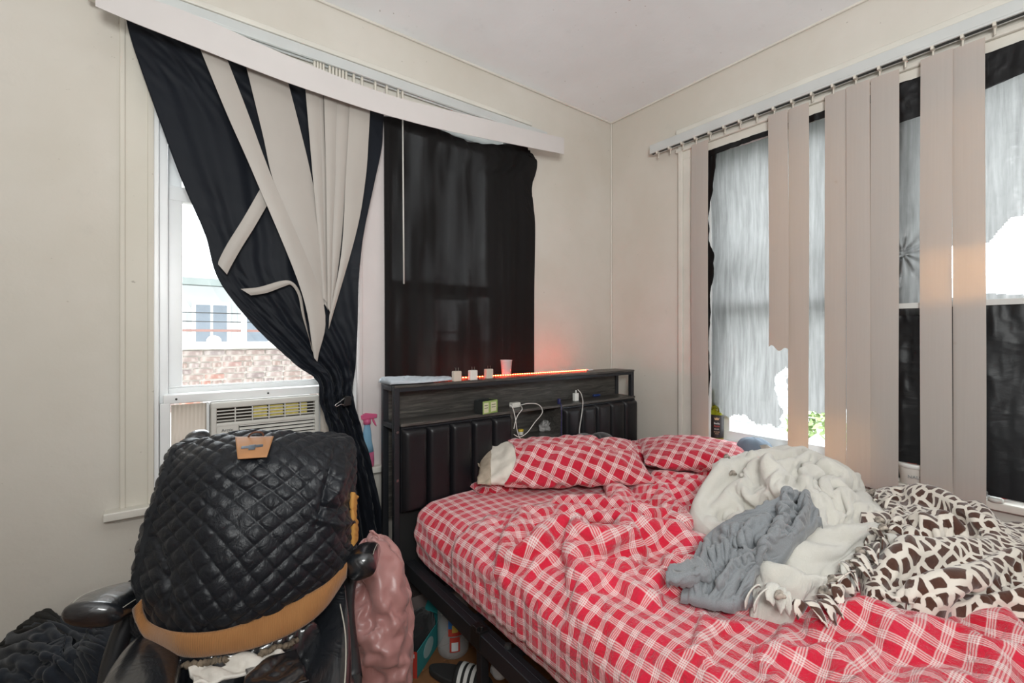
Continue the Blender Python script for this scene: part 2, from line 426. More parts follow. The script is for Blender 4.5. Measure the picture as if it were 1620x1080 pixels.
# ---------------------------------------------------------------- windows and trim
def casing_strip(b, lo, hi, axis):     # moulded flat board with raised edges
    lo = np.array(lo, float); hi = np.array(hi, float); b.box(lo, hi)
def window_A(name, x0, x1, z0, z1, zb, zm, half=True):
    """double-hung sash in the back wall; lower sash bottom at zb, meeting rail at zm"""
    w = tag(empty(name, ((x0 + x1) / 2, .1, z0)), kind='structure')
    f = MB()
    f.box((x0, .0, z0), (x0 + .018, .17, z1)); f.box((x1 - .018, 0, z0), (x1, .17, z1)); f.box((x0, .001, z1 - .0185), (x1, .171, z1 + .001))
    f.box((x0 + .018, .03, z0), (x0 + .045, .17, z1)); f.box((x1 - .045, .03, z0), (x1 - .018, .17, z1))
    f.box((x0, .03, z0 - .0), (x1, .2, z0 + .02))
    f.build('window_frame', M_vinyl, w, bevel=.003)
    a, b = x0 + .045, x1 - .045; r = .045
    s = MB(); s.box((a, .08, zb), (a + r, .115, zm)); s.box((b - r, .08, zb), (b, .115, zm)); s.box((a - .001, .075, zb), (b + .001, .12, zb + .05)); s.box((a + .002, .0785, zm - .055), (b - .002, .1215, zm + .002))
    s.box((a, .068, zb + .012), (b, .08, zb + .022)); s.box((a, .074, zb + .05), (b, .08, zb + .058))
    so = s.build('lower_sash', M_vinyl, w, bevel=.004)
    MB().box((a + r, .095, zb + .05), (b - r, .101, zm - .055)).build('pane', M_glass, so)
    s = MB(); s.box((a, .125, zm - .04), (a + r, .155, z1 - .018)); s.box((b - r, .125, zm - .04), (b, .155, z1 - .018)); s.box((a + .002, .1235, zm - .038), (b - .002, .1565, zm + .001)); s.box((a + .002, .1235, z1 - .061), (b - .002, .1565, z1 - .019))
    so = s.build('upper_sash', M_vinyl, w, bevel=.004)
    MB().box((a + r, .137, zm), (b - r, .143, z1 - .06)).build('pane', M_glass, so)
    return w
def window_B(name, y0, y1, z0, z1, zm):
    w = tag(empty(name, (.1, (y0 + y1) / 2, z0)), kind='structure'); y0, y1 = min(y0, y1), max(y0, y1)
    f = MB(); f.box((0, y0, z0), (.17, y0 + .018, z1)); f.box((0, y1 - .018, z0), (.17, y1, z1)); f.box((0, y0, z1 - .018), (.17, y1, z1))
    f.box((.05, y0 + .018, z0), (.17, y0 + .04, z1)); f.box((.05, y1 - .04, z0), (.17, y1 - .018, z1)); f.box((.03, y0, z0), (.2, y1, z0 + .02))
    f.build('window_frame', M_vinyl, w, bevel=.003)
    a, b = y0 + .04, y1 - .04; r = .045
    s = MB(); s.box((.08, a, z0 + .02), (.115, a + r, zm)); s.box((.08, b - r, z0 + .02), (.115, b, zm)); s.box((.075, a - .001, z0 + .019), (.12, b + .001, z0 + .075)); s.box((.0785, a + .002, zm - .05), (.1215, b - .002, zm + .002))
    so = s.build('lower_sash', M_vinyl, w, bevel=.004)
    MB().box((.095, a + r, z0 + .075), (.101, b - r, zm - .05)).build('pane', M_glass, so)
    s = MB(); s.box((.125, a, zm - .04), (.155, a + r, z1 - .018)); s.box((.125, b - r, zm - .04), (.155, b, z1 - .018)); s.box((.1235, a + .002, zm - .038), (.1565, b - .002, zm + .001)); s.box((.1235, a + .002, z1 - .061), (.1565, b - .002, z1 - .019))
    so = s.build('upper_sash', M_vinyl, w, bevel=.004)
    MB().box((.137, a + r, zm), (.143, b - r, z1 - .06)).build('pane', M_glass, so)
    return w
window_A('window_1', *A1, *AZ, 1.06, 1.90)
window_A('window_2', *A2, *AZ, .72, 1.60)
window_B('window_3', *B1, *BZ, 1.51); window_B('window_4', *B2, *BZ, 1.45)
for k_, (y0_, y1_) in enumerate((B1,)):
    w_ = tag(empty('window_%d' % (5 + k_), (.19, (y0_ + y1_) / 2, .7)), kind='structure'); MB().box((.175, y0_, 1.70), (.20, y1_, 1.75)).box((.175, y0_, .70), (.20, y0_ - .03, 2.37)).box((.175, y1_ + .03, .70), (.20, y1_, 2.37)).build('storm_frame', M_vinyl, w_, bevel=.002)
def moulding(name, lo, hi, m, ridge_axis, n=3):
    """a casing board with raised beads along its length"""
    lo = np.array(lo, float); hi = np.array(hi, float); b = MB().box(lo, hi)
    return b.build(name, m, None, bevel=.006)
def tr(name, boxes, m=None, bevel=.005):
    b = MB()
    for lo, hi in boxes: b.box(lo, hi)
    o = b.build(name, m or M_trim, None, bevel=bevel); tag(o, kind='structure'); return o
# back wall casings
tr('trim_2', [((-2.622, 0, .70), (-2.528, -.014, 2.57)), ((-2.622, -.012, .70), (-2.606, -.022, 2.57)), ((-2.545, -.012, .70), (-2.526, -.020, 2.57))], M_case)
tr('trim_3', [((A1[1] - .002, .03, .70), (A2[0] + .002, -.02, 2.49)), ((A1[1], -.02, .7), (A1[1] + .02, -.03, 2.49)), ((A2[0] - .015, -.02, .7), (A2[0], -.03, 2.49))], M_pink)
tr('trim_4', [((A2[1], 0, .70), (-.76, -.02, 2.49))])
tr('trim_5', [((-2.665, 0, 2.47), (-.76, -.022, 2.52)), ((-2.67, 0, 2.57), (-.75, -.04, 2.595)), ((-2.66, 0, 2.52), (-.76, -.018, 2.57))])
tr('trim_6', [((-2.664, .08, .672), (-.74, -.055, .702)), ((-2.64, 0, .652), (-.78, -.014, .672))])
# right wall casings
tr('trim_7', [((0, -.535, .66), (-.018, -.655, 2.47)), ((-.018, -.545, .66), (-.030, -.575, 2.47)), ((-.018, -.63, .66), (-.026, -.655, 2.47)), ((0, -.655, .7), (-.014, -.72, 2.4))])
tr('trim_8', [((0, -.535, 2.37), (-.020, -2.55, 2.42)), ((0, -.53, 2.42), (-.034, -2.55, 2.445)), ((0, -.53, 2.53), (-.03, -2.6, 2.56))])
tr('trim_9', [((.08, -.50, .672), (-.05, -2.60, .702)), ((0, -.53, .60), (-.016, -2.5, .672))])
tr('trim_10', [((.03, B1[1] + .002, .70), (-.016, B2[0] - .002, 2.37))])

# ================================================================ OUTSIDE
M_mortar = mat('old_mortar', (.62, .57, .52), .9, var=.25, vs=14)
M_siding = mat('pale_siding', (.62, .64, .64), .7, var=.05)
M_ground = mat('yard_ground', (.30, .30, .27), .9, var=.3)
tag(MB().box((-14, TH + .02, -1.3), (14, 22, -1.2)).box((TH + .02, -14, -1.3), (22, TH + .02, -1.2)).build('yard', M_ground), kind='structure')
def brick_mat():
    q = NT('weathered_brick'); oi = q.n('ObjectInfo'); r = oi.outputs['Random']; c = q.coord('Object')
    col = q.ramp(r, [(0, (.16, .125, .12)), (.25, (.22, .17, .155)), (.5, (.20, .14, .12)), (.7, (.26, .20, .18)), (.9, (.18, .155, .155)), (.975, (.30, .12, .08))])
    col = q.mix(q.ramp(q.noise(c, 12, 4), [(.45, (0, 0, 0)), (.7, (.6, .6, .6))]), col, (.5, .45, .41, 1))
    q.set(Base_Color=col, Roughness=.9, Normal=q.bump(q.noise(c, 60, 3), .5, .006)); return q.m
M_brick = brick_mat()
YW = 4.45
bwall = thing('brick_wall', 'weathered brick parapet wall seen through the lower left window', 'wall', (-1.6, YW, -1.2))
MB().box((-6.5, YW + .012, -1.2), (2.5, YW + .25, 1.16)).build('wall_core', M_mortar, bwall)
cop = MB(); cop.box((-6.5, YW - .05, 1.16), (2.5, YW + .3, 1.25)); cop.build('coping', mat('pale_coping', (.60, .58, .55), .8), bwall, bevel=.02)
cp = MB(); cp.tube([(-2.05, YW - .03, 1.26), (-2.05, YW + .3, 1.26)], .07, 10); cp.build('coping_tile', mat('pale_coping', (.6, .6, .6)), bwall, smooth=True)
cp = MB(); cp.tube([(-.95, YW - .03, 1.26), (-.95, YW + .3, 1.26)], .07, 10); cp.build('coping_tile', mat('pale_coping', (.6, .6, .6)), bwall, smooth=True)
bo = None
for j in range(10):
    x = -3.05 - rng.uniform(0, .2); z = .44 + j * .0725
    while x < .45:
        hf = (j % 3 == 1 and rng.rand() > .5) or rng.rand() > .85; L = .095 if hf else rng.uniform(.19, .205)
        if bo is None:
            bo = MB().box((0, YW - .012, z), (.2, YW + .05, z + .053)).build('brick', M_brick, bwall); bo.data.transform(Matrix.Translation((bwall.location.x, 0, 0))); oz = z; o = bo
        else:
            o = bo.copy(); COL.objects.link(o)
        o.location = (x - bwall.location.x, rng.uniform(-.006, .006), z - oz + rng.uniform(-.003, .003)); o.scale = (L / .2, 1, 1); x += L + .019
# house beyond the wall
YH = 9.0
hs = thing('neighbour_house', 'pale neighbouring house with a long roof and a railed porch beyond the brick wall', 'house', (-1.5, YH + 2, -1.2))
hb = MB(); hb.box((-8, YH + 1.4, -1.2), (4, YH + 5, 2.5)); hb.build('wall', M_siding, hs)
rf = MB(); rf.prism([(-8.3, YH, 2.45), (-8.3, YH, 2.60), (-8.3, YH + 3.2, 5.6), (-8.3, YH + 3.3, 5.4)], (12.6, 0, 0)); rf.build('roof', mat('white_roof', (.78, .79, .80), .7, var=.06), hs)
ev = MB(); ev.box((-8.3, YH - .05, 2.36), (4.3, YH + .2, 2.50)); ev.build('gutter', mat('green_gutter', (.20, .23, .22), .7), hs)
for (x0, x1, cc) in ((-3.6, -2.2, 0), (-2.1, -1.35, 1), (-1.2, .1, 0), (.3, 1.4, 1)):
    wf = MB(); wf.box((x0, YH + 1.34, 1.05), (x1, YH + 1.40, 2.12)); fr = wf.build('window', mat('house_window_trim', (.75, .76, .76), .5), hs)
    MB().box((x0 + .08, YH + 1.32, 1.13), ((x0 + x1) / 2 - .03, YH + 1.345, 2.04)).box(((x0 + x1) / 2 + .03, YH + 1.32, 1.13), (x1 - .08, YH + 1.345, 2.04)).build('pane', mat('house_window_pane', (.26, .30, .35), .6), fr)
for x in (-4.4, -1.27, .2, 2.2): MB().box((x, YH + .1, -1.2), (x + .1, YH + .2, 2.4)).build('porch_post', mat('house_window_trim', (.75, .76, .76)), hs)
for z, t, mm in ((1.42, .05, mat('porch_red', (.26, .15, .13), .8)), (1.62, .018, M_slot), (1.80, .018, M_slot), (1.10, .06, mat('porch_rail', (.42, .46, .48), .5)), (.92, .12, mat('porch_red', (.36, .14, .1)))):
    MB().box((-8, YH + .12, z), (4, YH + .18, z + t)).build('railing', mm, hs)
# yard side: picket fence, shed wall and shrubs beyond the right wall
fn = thing('picket_fence', 'pale wooden fence in the yard seen under the torn plastic', 'fence', (2.6, -.2, -1.2))
M_picket = mat('bleached_picket', (.55, .54, .52), .8, var=.15)
po = None
for i in range(30):
    y = -2.6 + i * .155
    if po is None: po = MB().prism([(2.6, y, -1.2), (2.6, y + .14, -1.2), (2.6, y + .14, .30), (2.6, y + .07, .36), (2.6, y, .30)], (.02, 0, 0)).build('picket', M_picket, fn); py0 = y; continue
    o = po.copy(); COL.objects.link(o); o.location = (0, y - py0, rng.uniform(-.01, .01))
MB().box((2.62, -2.6, -.1), (2.66, 2.05, -.02)).build('fence_rail', M_picket, fn)
gh = thing('garage', 'white sided garage in the bright yard outside the right windows', 'building', (6.5, -.5, -1.2))
gw = MB(); gw.box((6.5, -6, -1.2), (9.5, 3.2, 1.2)); gw.build('wall', M_siding, gh)
sb = None
for k in range(12):
    z = -1.1 + k * .19
    if sb is None: sb = MB().prism([(6.5, -6, z), (6.47, -6, z), (6.495, -6, z + .18)], (0, 9.2, 0)).build('siding_board', M_siding, gh); z0 = z; continue
    o = sb.copy(); COL.objects.link(o); o.location = (0, 0, z - z0)
MB().prism([(6.2, -6.2, 1.2), (6.2, -6.2, 1.28), (8, -6.2, 2.3), (9.8, -6.2, 1.28), (9.8, -6.2, 1.2)], (0, 9.6, 0)).build('roof', mat('grey_roof', (.4, .4, .4), .8), gh)
M_leaf = mat('shrub_leaf', (.30, .42, .16), .6, var=.4, vs=8)
for (cx, cy, cz, r, lab) in ((3.4, -.15, .15, .42, 'leafy green shrub behind the fence under the left torn plastic'), (3.5, -1.1, .1, .45, 'leafy green shrub behind the fence between two blind slats')):
    t = thing('shrub', lab, 'shrub', (cx, cy, -1.2)); MB().tube([(cx, cy, -1.2), (cx + .03, cy, -.4), (cx, cy, cz)], [.03, .025, .012], 6).build('stem', mat('bark', (.18, .12, .08), .9), t)
    b = MB()
    for i in range(700):
        d = rng.normal(size=3); d /= np.linalg.norm(d); p = np.array([cx, cy, cz]) + d * r * rng.uniform(.5, 1) * np.array([1, 1, 1.1])
        a = rng.normal(size=3); a /= np.linalg.norm(a); c = np.cross(a, d); c /= np.linalg.norm(c) + 1e-9; a *= .045; c *= .022
        b.add([p - a, p + c, p + a, p - c], [(0, 1, 2, 3)])
    tag(b.build('foliage', M_leaf, t), kind='stuff')

# ================================================================ AIR CONDITIONER
AX0, AX1, AZ0, AZ1, AY = -2.353, -1.953, .722, 1.055, -.035
ac = thing('air_conditioner', 'beige window air conditioner with yellow sponges behind its top vent', 'air conditioner', ((AX0 + AX1) / 2, .05, .722))
M_ac = mat('ac_beige_plastic', (.60, .585, .54), .4, var=.05); M_acd = mat('ac_dark_inside', (.05, .04, .03), .9)
b = MB()
b.box((AX0, .02, AZ0), (AX1, .5, AZ1 - .01)); b.build('cabinet', M_ac, ac, bevel=.01)
b = MB(); fx0, fx1 = AX0, AX1
# front frame: rails around the two vents
b.box((fx0, AY, AZ1 - .025), (fx1, .02, AZ1)); b.box((fx0, AY, AZ0), (fx1, .02, AZ0 + .02)); b.box((fx0 + .0005, AY + .0007, AZ0 + .001), (fx0 + .02, .019, AZ1 - .001)); b.box((fx1 - .02, AY + .0007, AZ0 + .001), (fx1 - .0005, .019, AZ1 - .001))
b.box((fx0 + .004, AY + .004, AZ1 - .10), (fx1 - .004, .018, AZ1 - .082)); b.box((fx0 + .018, AY + .0045, AZ0 + .01), (fx0 + .095, .017, AZ1 - .09))
b.build('front_frame', M_ac, ac, bevel=.005)
MB().box((fx0 + .01, .0, AZ0 + .01), (fx1 - .01, .019, AZ1 - .01)).build('vent_backing', M_acd, ac)
lo = None
for k in range(15):
    z = AZ0 + .028 + k * .0145
    if lo is None: lo = MB().prism([(fx0 + .096, AY + .004, z), (fx0 + .096, AY + .012, z + .009), (fx0 + .096, -.006, z + .006), (fx0 + .096, -.006, z)], (fx1 - .02 - fx0 - .096, 0, 0)).build('louver', M_ac, ac); z0 = z; continue
    o = lo.copy(); COL.objects.link(o); o.location = (0, 0, z - z0)
vt = None
for k in range(4):
    z = AZ1 - .076 + k * .013
    o = MB().box((fx0 + .02, AY + .006, z), (fx1 - .02, AY + .016, z + .004)).build('vent_bar', M_ac, ac)
for k in range(1, 6): MB().box((fx0 + .02 + k * .06, AY + .004, AZ1 - .082), (fx0 + .024 + k * .06, AY + .016, AZ1 - .025)).build('vent_divider', M_ac, ac)
M_sp = mat('yellow_sponge', (.72, .60, .17), .9, var=.3, vs=60, bump=.5)
for x0, x1 in ((.146, .198), (.206, .258), (.266, .318), (.326, .352)): MB().box((fx0 + x0, -.020, AZ1 - .075), (fx0 + x1, -.001, AZ1 - .028)).build('sponge', M_sp, ac, bevel=.004)
cpn = MB().box((fx0 + .026, AY - .001, AZ0 + .03), (fx0 + .088, AY + .01, AZ1 - .125)).build('control_panel', mat('ac_panel', (.52, .51, .48), .45), ac, bevel=.003)
MB().lathe([(.0, -.026), (.014, -.026), (.016, -.012), (.020, -.008), (.021, 0)], (fx0 + .058, AY, AZ0 + .125), 20, ax=1).build('knob', mat('ac_knob', (.66, .65, .62), .3), cpn, smooth=True)
MB().lathe([(.0, -.026), (.014, -.026), (.016, -.012), (.020, -.008), (.021, 0)], (fx0 + .058, AY, AZ0 + .06), 20, ax=1).build('knob', mat('ac_knob', (.66, .65, .62), .3), cpn, smooth=True)
def text(body, size, m, parent, loc, rotmat, name='lettering', extrude=.0006, align='CENTER'):
    c = bpy.data.curves.new(name, 'FONT'); c.body = body; c.size = size; c.extrude = extrude; c.align_x = align; c.align_y = 'CENTER'
    t = bpy.data.objects.new('tmp', c); COL.objects.link(t); dg = bpy.context.evaluated_depsgraph_get()
    me = bpy.data.meshes.new_from_object(t.evaluated_get(dg)); bpy.data.objects.remove(t)
    me.transform(Matrix.Translation(Vector(loc)) @ Matrix(rotmat).to_4x4())
    me.materials.clear()
    return link(name, me, m, parent)
RY = ((1, 0, 0), (0, 0, -1), (0, 1, 0))        # lettering facing -y
M_ink = mat('dark_ink', (.03, .03, .03), .6); M_white = mat('white_print', (.8, .8, .8), .6)
text('Arctic', .016, M_ink, ac, (fx0 + .055, AY + .003, AZ1 - .112), RY)
text('CONTROL', .009, M_ink, cpn, (fx0 + .057, AY - .002, AZ0 + .19), RY)
text('MODE    TEMP', .006, M_ink, cpn, (fx0 + .057, AY - .002, AZ0 + .165), RY)
# accordion side panels and top mounting rail
M_acc = mat('accordion_vinyl', (.66, .58, .50), .5, var=.05)
acp = thing('window_filler', 'pleated accordion filler panels with white rails either side of the air conditioner', 'filler panel', (-2.15, .02, .722))
for a, c in ((-2.475, AX0 - .012), (AX1 + .012, -1.83)):
    n = int((c - a) / .006); P = []
    xs = np.linspace(a, c, n)
    P = np.array([[(x, .028 + .004 * (i % 2), z) for i, x in enumerate(xs)] for z in (.725, 1.05)])
    grid('pleated_panel', P, M_acc, acp, solid=.002)
b = MB(); b.box((-2.51, .0, .72), (-2.478, .06, 1.062)); b.build('side_rail', M_vinyl, acp, bevel=.004)
b = MB(); b.box((AX0 - .012, .0, .72), (AX0 - .002, .05, 1.05)); b.build('side_rail', M_vinyl, acp, bevel=.003)
b = MB(); b.box((AX1 + .002, .0, .72), (AX1 + .012, .05, 1.05)); b.build('side_rail', M_vinyl, acp, bevel=.003)
b = MB(); b.box((-2.50, .0, 1.058), (-1.80, .06, 1.092)); b.build('top_rail', M_vinyl, acp, bevel=.004)
for x in (-2.46, -2.15, -1.9): MB().lathe([(0, -.004), (.004, -.004), (.004, 0)], (x, 0, 1.075), 8, ax=1).build('screw', M_ink, acp)

# ================================================================ BLINDS ON THE BACK WALL
vb = thing('vertical_blind', 'vertical blind on the back wall, slats fanned and gathered by the tied curtain', 'blind', (-1.6, -.06, 2.34))
hr = MB(); hr.box((-2.70, -.035, 2.508), (-.66, -.075, 2.545)); hr.box((-2.70, -.038, 2.500), (-.66, -.050, 2.51)); hr.box((-2.70, -.062, 2.500), (-.66, -.075, 2.51)); hr.build('headrail', M_alu, vb, bevel=.002)
for k, px in enumerate(list(np.linspace(498, 512, 4)) + list(np.linspace(522, 548, 6)) + [560, 573, 594, 612, 630, 637]):
    p = onY(px, 150, -.056); MB().box((p[0] - .006, -.048, 2.46), (p[0] + .003, -.062, 2.503)).build('carrier', M_clip, vb, bevel=.001, seg=1)
def slatA(L, R, y0=-.10, y1=None, n=30, name='slat'):
    y1 = y0 if y1 is None else y1
    a = cr(np.array(L, float), n); c = cr(np.array(R, float), n); P = []
    for i in range(n):
        y = y0 + (y1 - y0) * i / (n - 1); row = []
        for k in range(5):
            q = a[i] * (1 - k / 4) + c[i] * k / 4
            row.append(onY(q[0], q[1], y - .004 * math.sin(math.pi * k / 4)))
        P.append(row)
    return grid(name, np.array(P), M_slatA, vb, solid=.0012, split=True)
# (left edge, right edge) of every slat, traced on the plane it hangs in
slatA([(312, 66), (358, 178), (403, 280), (476, 458), (497, 566)], [(354, 80), (392, 178), (430, 280), (511, 477), (502, 572)], -.150, -.145)
slatA([(387, 95), (415, 210), (432, 284), (470, 390), (505, 500)], [(433, 110), (462, 210), (482, 280), (503, 366), (513, 480)], -.135, -.137)
for k in range(3):
    d = 6 * (k + 1)
    slatA([(390 + d, 97), (420 + d, 210), (438 + d * .7, 284), (474, 390), (506, 490)], [(433 + d, 112), (462 + d * .8, 210), (482 + d * .6, 280), (503 + d * .3, 366), (514, 480)], -.131 + .004 * k, -.131 + .003 * k)
slatA([(482, 128), (489, 210), (495, 280), (504, 380), (510, 470)], [(504, 135), (507, 210), (510, 280), (513, 380), (518, 480)], -.137)
slatA([(500, 130), (504, 210), (508, 280), (511, 380), (513, 480)], [(511, 138), (513, 210), (516, 280), (517, 380), (519, 490)], -.129)
slatA([(512, 138), (514, 210), (516, 280), (517, 380), (518, 485)], [(533, 145), (531, 210), (530, 280), (526, 380), (523, 495)], -.139)
slatA([(532, 145), (531, 210), (530, 280), (526, 380), (522, 490)], [(554, 150), (551, 210), (547, 280), (540, 380), (526, 490)], -.133)
slatA([(554, 150), (551, 210), (547, 280), (540, 400), (521, 500)], [(586, 160), (583, 220), (578, 285), (563, 370), (520, 520)], -.141)
slatA([(412, 298), (385, 345), (360, 385), (347, 410), (345, 418)], [(424, 322), (402, 360), (382, 392), (366, 420), (359, 434)], -.123)
slatA([(381, 457), (410, 454), (446, 444), (464, 447), (476, 466), (482, 500), (493, 552)], [(397, 467), (422, 463), (449, 453), (461, 451), (472, 468), (479, 502), (497, 560)], -.133)
# cord wand
a = onY(637, 190, -.10); c = onY(639, 449, -.10)
MB().tube([a + (0, 0, .05), a * .5 + c * .5, c], .0038, 8).build('wand', mat('clear_wand', (.62, .60, .56), .3), vb, smooth=True)
# long valance, sagging and bowed forward
top = [(150, -24), (246, 0), (327, 31), (430, 78), (559, 131), (631, 156), (738, 181), (842, 207), (893, 218.5)]
bot = [(152, 10), (196, 30), (312, 75.5), (392, 107), (466, 135), (588, 176), (684, 202), (800, 226), (892, 244)]
# resample both edges on px so that a strip of even width results
px = np.linspace(151, 892, 90)
ty = np.interp(px, [p[0] for p in top], [p[1] for p in top]); by = np.interp(px, [p[0] for p in bot], [p[1] for p in bot])
k = np.ones(9) / 9; ty = np.convolve(np.pad(ty, 4, mode='reflect', reflect_type='odd'), k, 'valid'); by = np.convolve(np.pad(by, 4, mode='reflect', reflect_type='odd'), k, 'valid')
P = []
for i in range(90):
    y = -.175 - .02 * math.sin(math.pi * i / 89)
    P.append([onY(px[i], ty[i], y), onY(px[i], ty[i] * .5 + by[i] * .5, y - .001), onY(px[i], by[i], y)])
va = grid('valance', np.array(P), M_val, vb, solid=.003, split=True)
b = MB(); e = onY(151, -5, -.14)
b.box((-2.70, -.17, 2.44), (-2.676, -.06, 2.50)); b.build('valance_return', M_clip, vb, bevel=.002)

# ================================================================ TIED CURTAIN
rows = [((196, 22), (607, 178), -.07, -.07), ((207, 59), (606, 205), -.07, -.07), ((235, 139), (603, 235), -.068, -.075), ((285, 278), (590, 290), -.065, -.10), ((325, 372), (573, 372), -.065, -.125),
        ((344, 438), (566, 438), -.068, -.125), ((399, 511), (565, 500), -.075, -.12), ((464, 573), (563, 547), -.09, -.12), ((500, 602), (562, 590), -.11, -.11), ((507, 640), (559, 634), -.12, -.12),
        ((519, 676), (573, 683), -.13, -.12), ((530, 730), (590, 745), -.13, -.13), ((536, 800), (602, 806), -.13, -.14), ((538, 870), (611, 870), -.14, -.14)]
nu, nv = 130, 150
L = []; R = []
for l, r, yl, yr in rows:
    L.append(onY(l[0], l[1], yl)); R.append(onY(r[0], r[1], yr))
L.append([L[-1][0], L[-1][1] - .02, .25]); R.append([R[-1][0] + .02, R[-1][1], .25]); L.append([L[-1][0] - .02, L[-1][1], .012]); R.append([R[-1][0] + .02, R[-1][1], .012])
L = cr(np.array(L), nv); R = cr(np.array(R), nv)
u = np.linspace(0, 1, nu)
t = np.linspace(0, len(rows) + 1, nv)           # row index
P = L[:, None] * (1 - u[None, :, None]) + R[:, None] * u[None, :, None]
wl = np.interp(t, [0, 5, 7, 8.5, 10, 15], [1.0, .9, .5, 0, 0, 0])                 # flat sheet at the top, gathered below
amp = np.interp(t, [0, 2, 5, 7, 8, 9, 12, 16], [.003, .005, .004, .008, .014, .018, .016, .020])
ph = 2 * np.pi * u[None, :] * np.interp(t, [0, 6, 9, 16], [5.5, 4.5, 3.2, 2.6])[:, None] + 1.0 + .6 * fbm(u[None, :] * 3, t[:, None] * .5)
P[..., 1] -= amp[:, None] * (np.sin(ph) + .5 * np.sin(2.1 * ph + 1)) * np.sin(np.pi * np.clip(u, .03, .97))[None, :] ** .4
# sideways crinkles where the cloth is bunched by the clip
cr_ = np.interp(t, [0, 7, 8.5, 11, 13, 16], [0, .1, 1, 1, .4, .2])[:, None]
P[..., 1] += cr_ * .010 * ridge(u[None, :] * 4, t[:, None] * 1.6, 3)
# right strip folds over the slats
bulge = np.interp(t, [1, 3, 4.5, 6, 8], [0, .02, .03, .02, 0])[:, None] * np.clip((u[None, :] - .82) / .18, 0, 1)
P[..., 1] -= bulge * .6
P = relax(P, 1.003, 1.006, 10, 4, .3, 0, .08, noise=.0006, nfreq=9, seed=3)
# the sheet is open above the gather between the left panel and the folded right edge, where the slats show
cur = thing('curtain', 'navy-black curtain pulled aside and clipped together beside the air conditioner', 'curtain', (-2.0, -.1, .012))
grid('curtain_cloth', P, M_cur1, cur, solid=.002)
a = onY(548, 636, -.185)
cl = thing('binder_clip', 'black binder clip with steel handles pinching the tied curtain', 'clip', tuple(a))
MB().prism([a + (-.012, 0, -.018), a + (.020, 0, -.014), a + (.022, 0, .022), a + (-.004, 0, .026)], (0, .03, 0)).build('clip_body', mat('black_enamel', (.012, .012, .012), .35), cl, bevel=.002)
h = [a + (-.008, -.004, .020), a + (-.025, -.008, .008), a + (-.045, -.01, -.004), a + (-.048, -.01, -.010), a + (-.040, -.01, -.012), a + (-.025, -.008, -.006), a + (-.008, -.004, -.010)]
MB().tube(cr(np.array(h), 26), .0016, 6).build('clip_handle', mat('steel_wire', (.6, .6, .6), .25, 1), cl, smooth=True)

# ================================================================ BLACK CURTAIN PINNED OVER THE SECOND WINDOW
xs = np.array([608, 640, 680, 704, 720, 745, 765, 790, 805, 820, 835, 842, 845.])
tp = np.array([186, 186, 196, 207, 216, 225, 229, 231.5, 231, 229, 232, 240, 246.])
nu, nv = 120, 130; pxs = np.linspace(608, 846, nu); tpy = np.interp(pxs, xs, tp)
P = np.zeros((nv, nu, 3)); fr = np.linspace(0, 1, nv)
redge = np.interp(fr, [0, .03, .05, .09, .14, .25, .5, 1], [836, 848, 846, 839, 840, 846, 845, 845])
for j in range(nv):
    pj = 608 + (redge[j] - 608) * (np.linspace(0, 1, nu))
    top_ = np.interp(608 + 238 * np.linspace(0, 1, nu), xs, tp)
    for i in range(nu):
        a = onY(pj[i], top_[i], -.045); P[j, i] = (a[0], a[1], a[2] + (.80 - a[2]) * fr[j])
U = np.linspace(0, 1, nu)[None, :]; V = fr[:, None]
P[..., 1] -= .008 * np.sin(U * 26 + 1.2 * fbm(U * 3, V * 1.5)) * (.4 + .6 * V) + .004 * np.sin(U * 61 + V)
P[..., 1] -= .012 * np.exp(-((U - .54) / .02) ** 2 - ((V - .55) / .10) ** 2)
P[..., 1] -= .03 * np.clip((U - .93) / .07, 0, 1) * np.exp(-((V - .05) / .05) ** 2)
P = relax(P, 1.001, 1.002, 6, 4, .3, 0, .08, noise=.0004, nfreq=9, seed=5)
c2 = thing('curtain', 'plain black cloth pinned flat over the window behind the headboard', 'curtain', (-1.2, -.05, .80))
grid('curtain_cloth', P, M_cur2, c2, solid=.0)

# ================================================================ BLIND ON THE RIGHT WALL
vr = thing('vertical_blind', 'vertical blind on the right wall, hanging straight with several slats missing', 'blind', (-.07, -1.5, .69))
ya, yb = onX(1033, 237, -.05)[1], -3.0
hr = MB(); hr.box((-.04, ya, 2.462), (-.085, yb, 2.505)); hr.box((-.042, ya, 2.452), (-.052, yb, 2.463)); hr.box((-.075, ya, 2.452), (-.085, yb, 2.463)); hr.build('headrail', M_alu, vr, bevel=.002)
MB().box((-.052, ya - .004, 2.453), (-.075, yb, 2.4625)).build('rail_slot', M_slot, vr)
o0 = None
k = 0; y = ya - .05
while y > -2.5:
    o = MB().box((-.055, y - .005, 2.440), (-.0855, y + .005, 2.455)).box((-.060, y - .003, 2.415), (-.066, y + .003, 2.445)).build('carrier', M_clip, vr, bevel=.001, seg=1); y -= .0845
slats = [(1094, 1120.5, 2.42, .66), (1216, 1247, 2.42, None), (1247, 1279.5, 2.42, .66), (1305, 1339, 2.42, .66), (1339, 1376.5, 2.42, .665), (1376.5, 1422, 2.42, .66), (1456, 1507, 2.42, .69), (1507, 1559.5, 2.42, .675)]
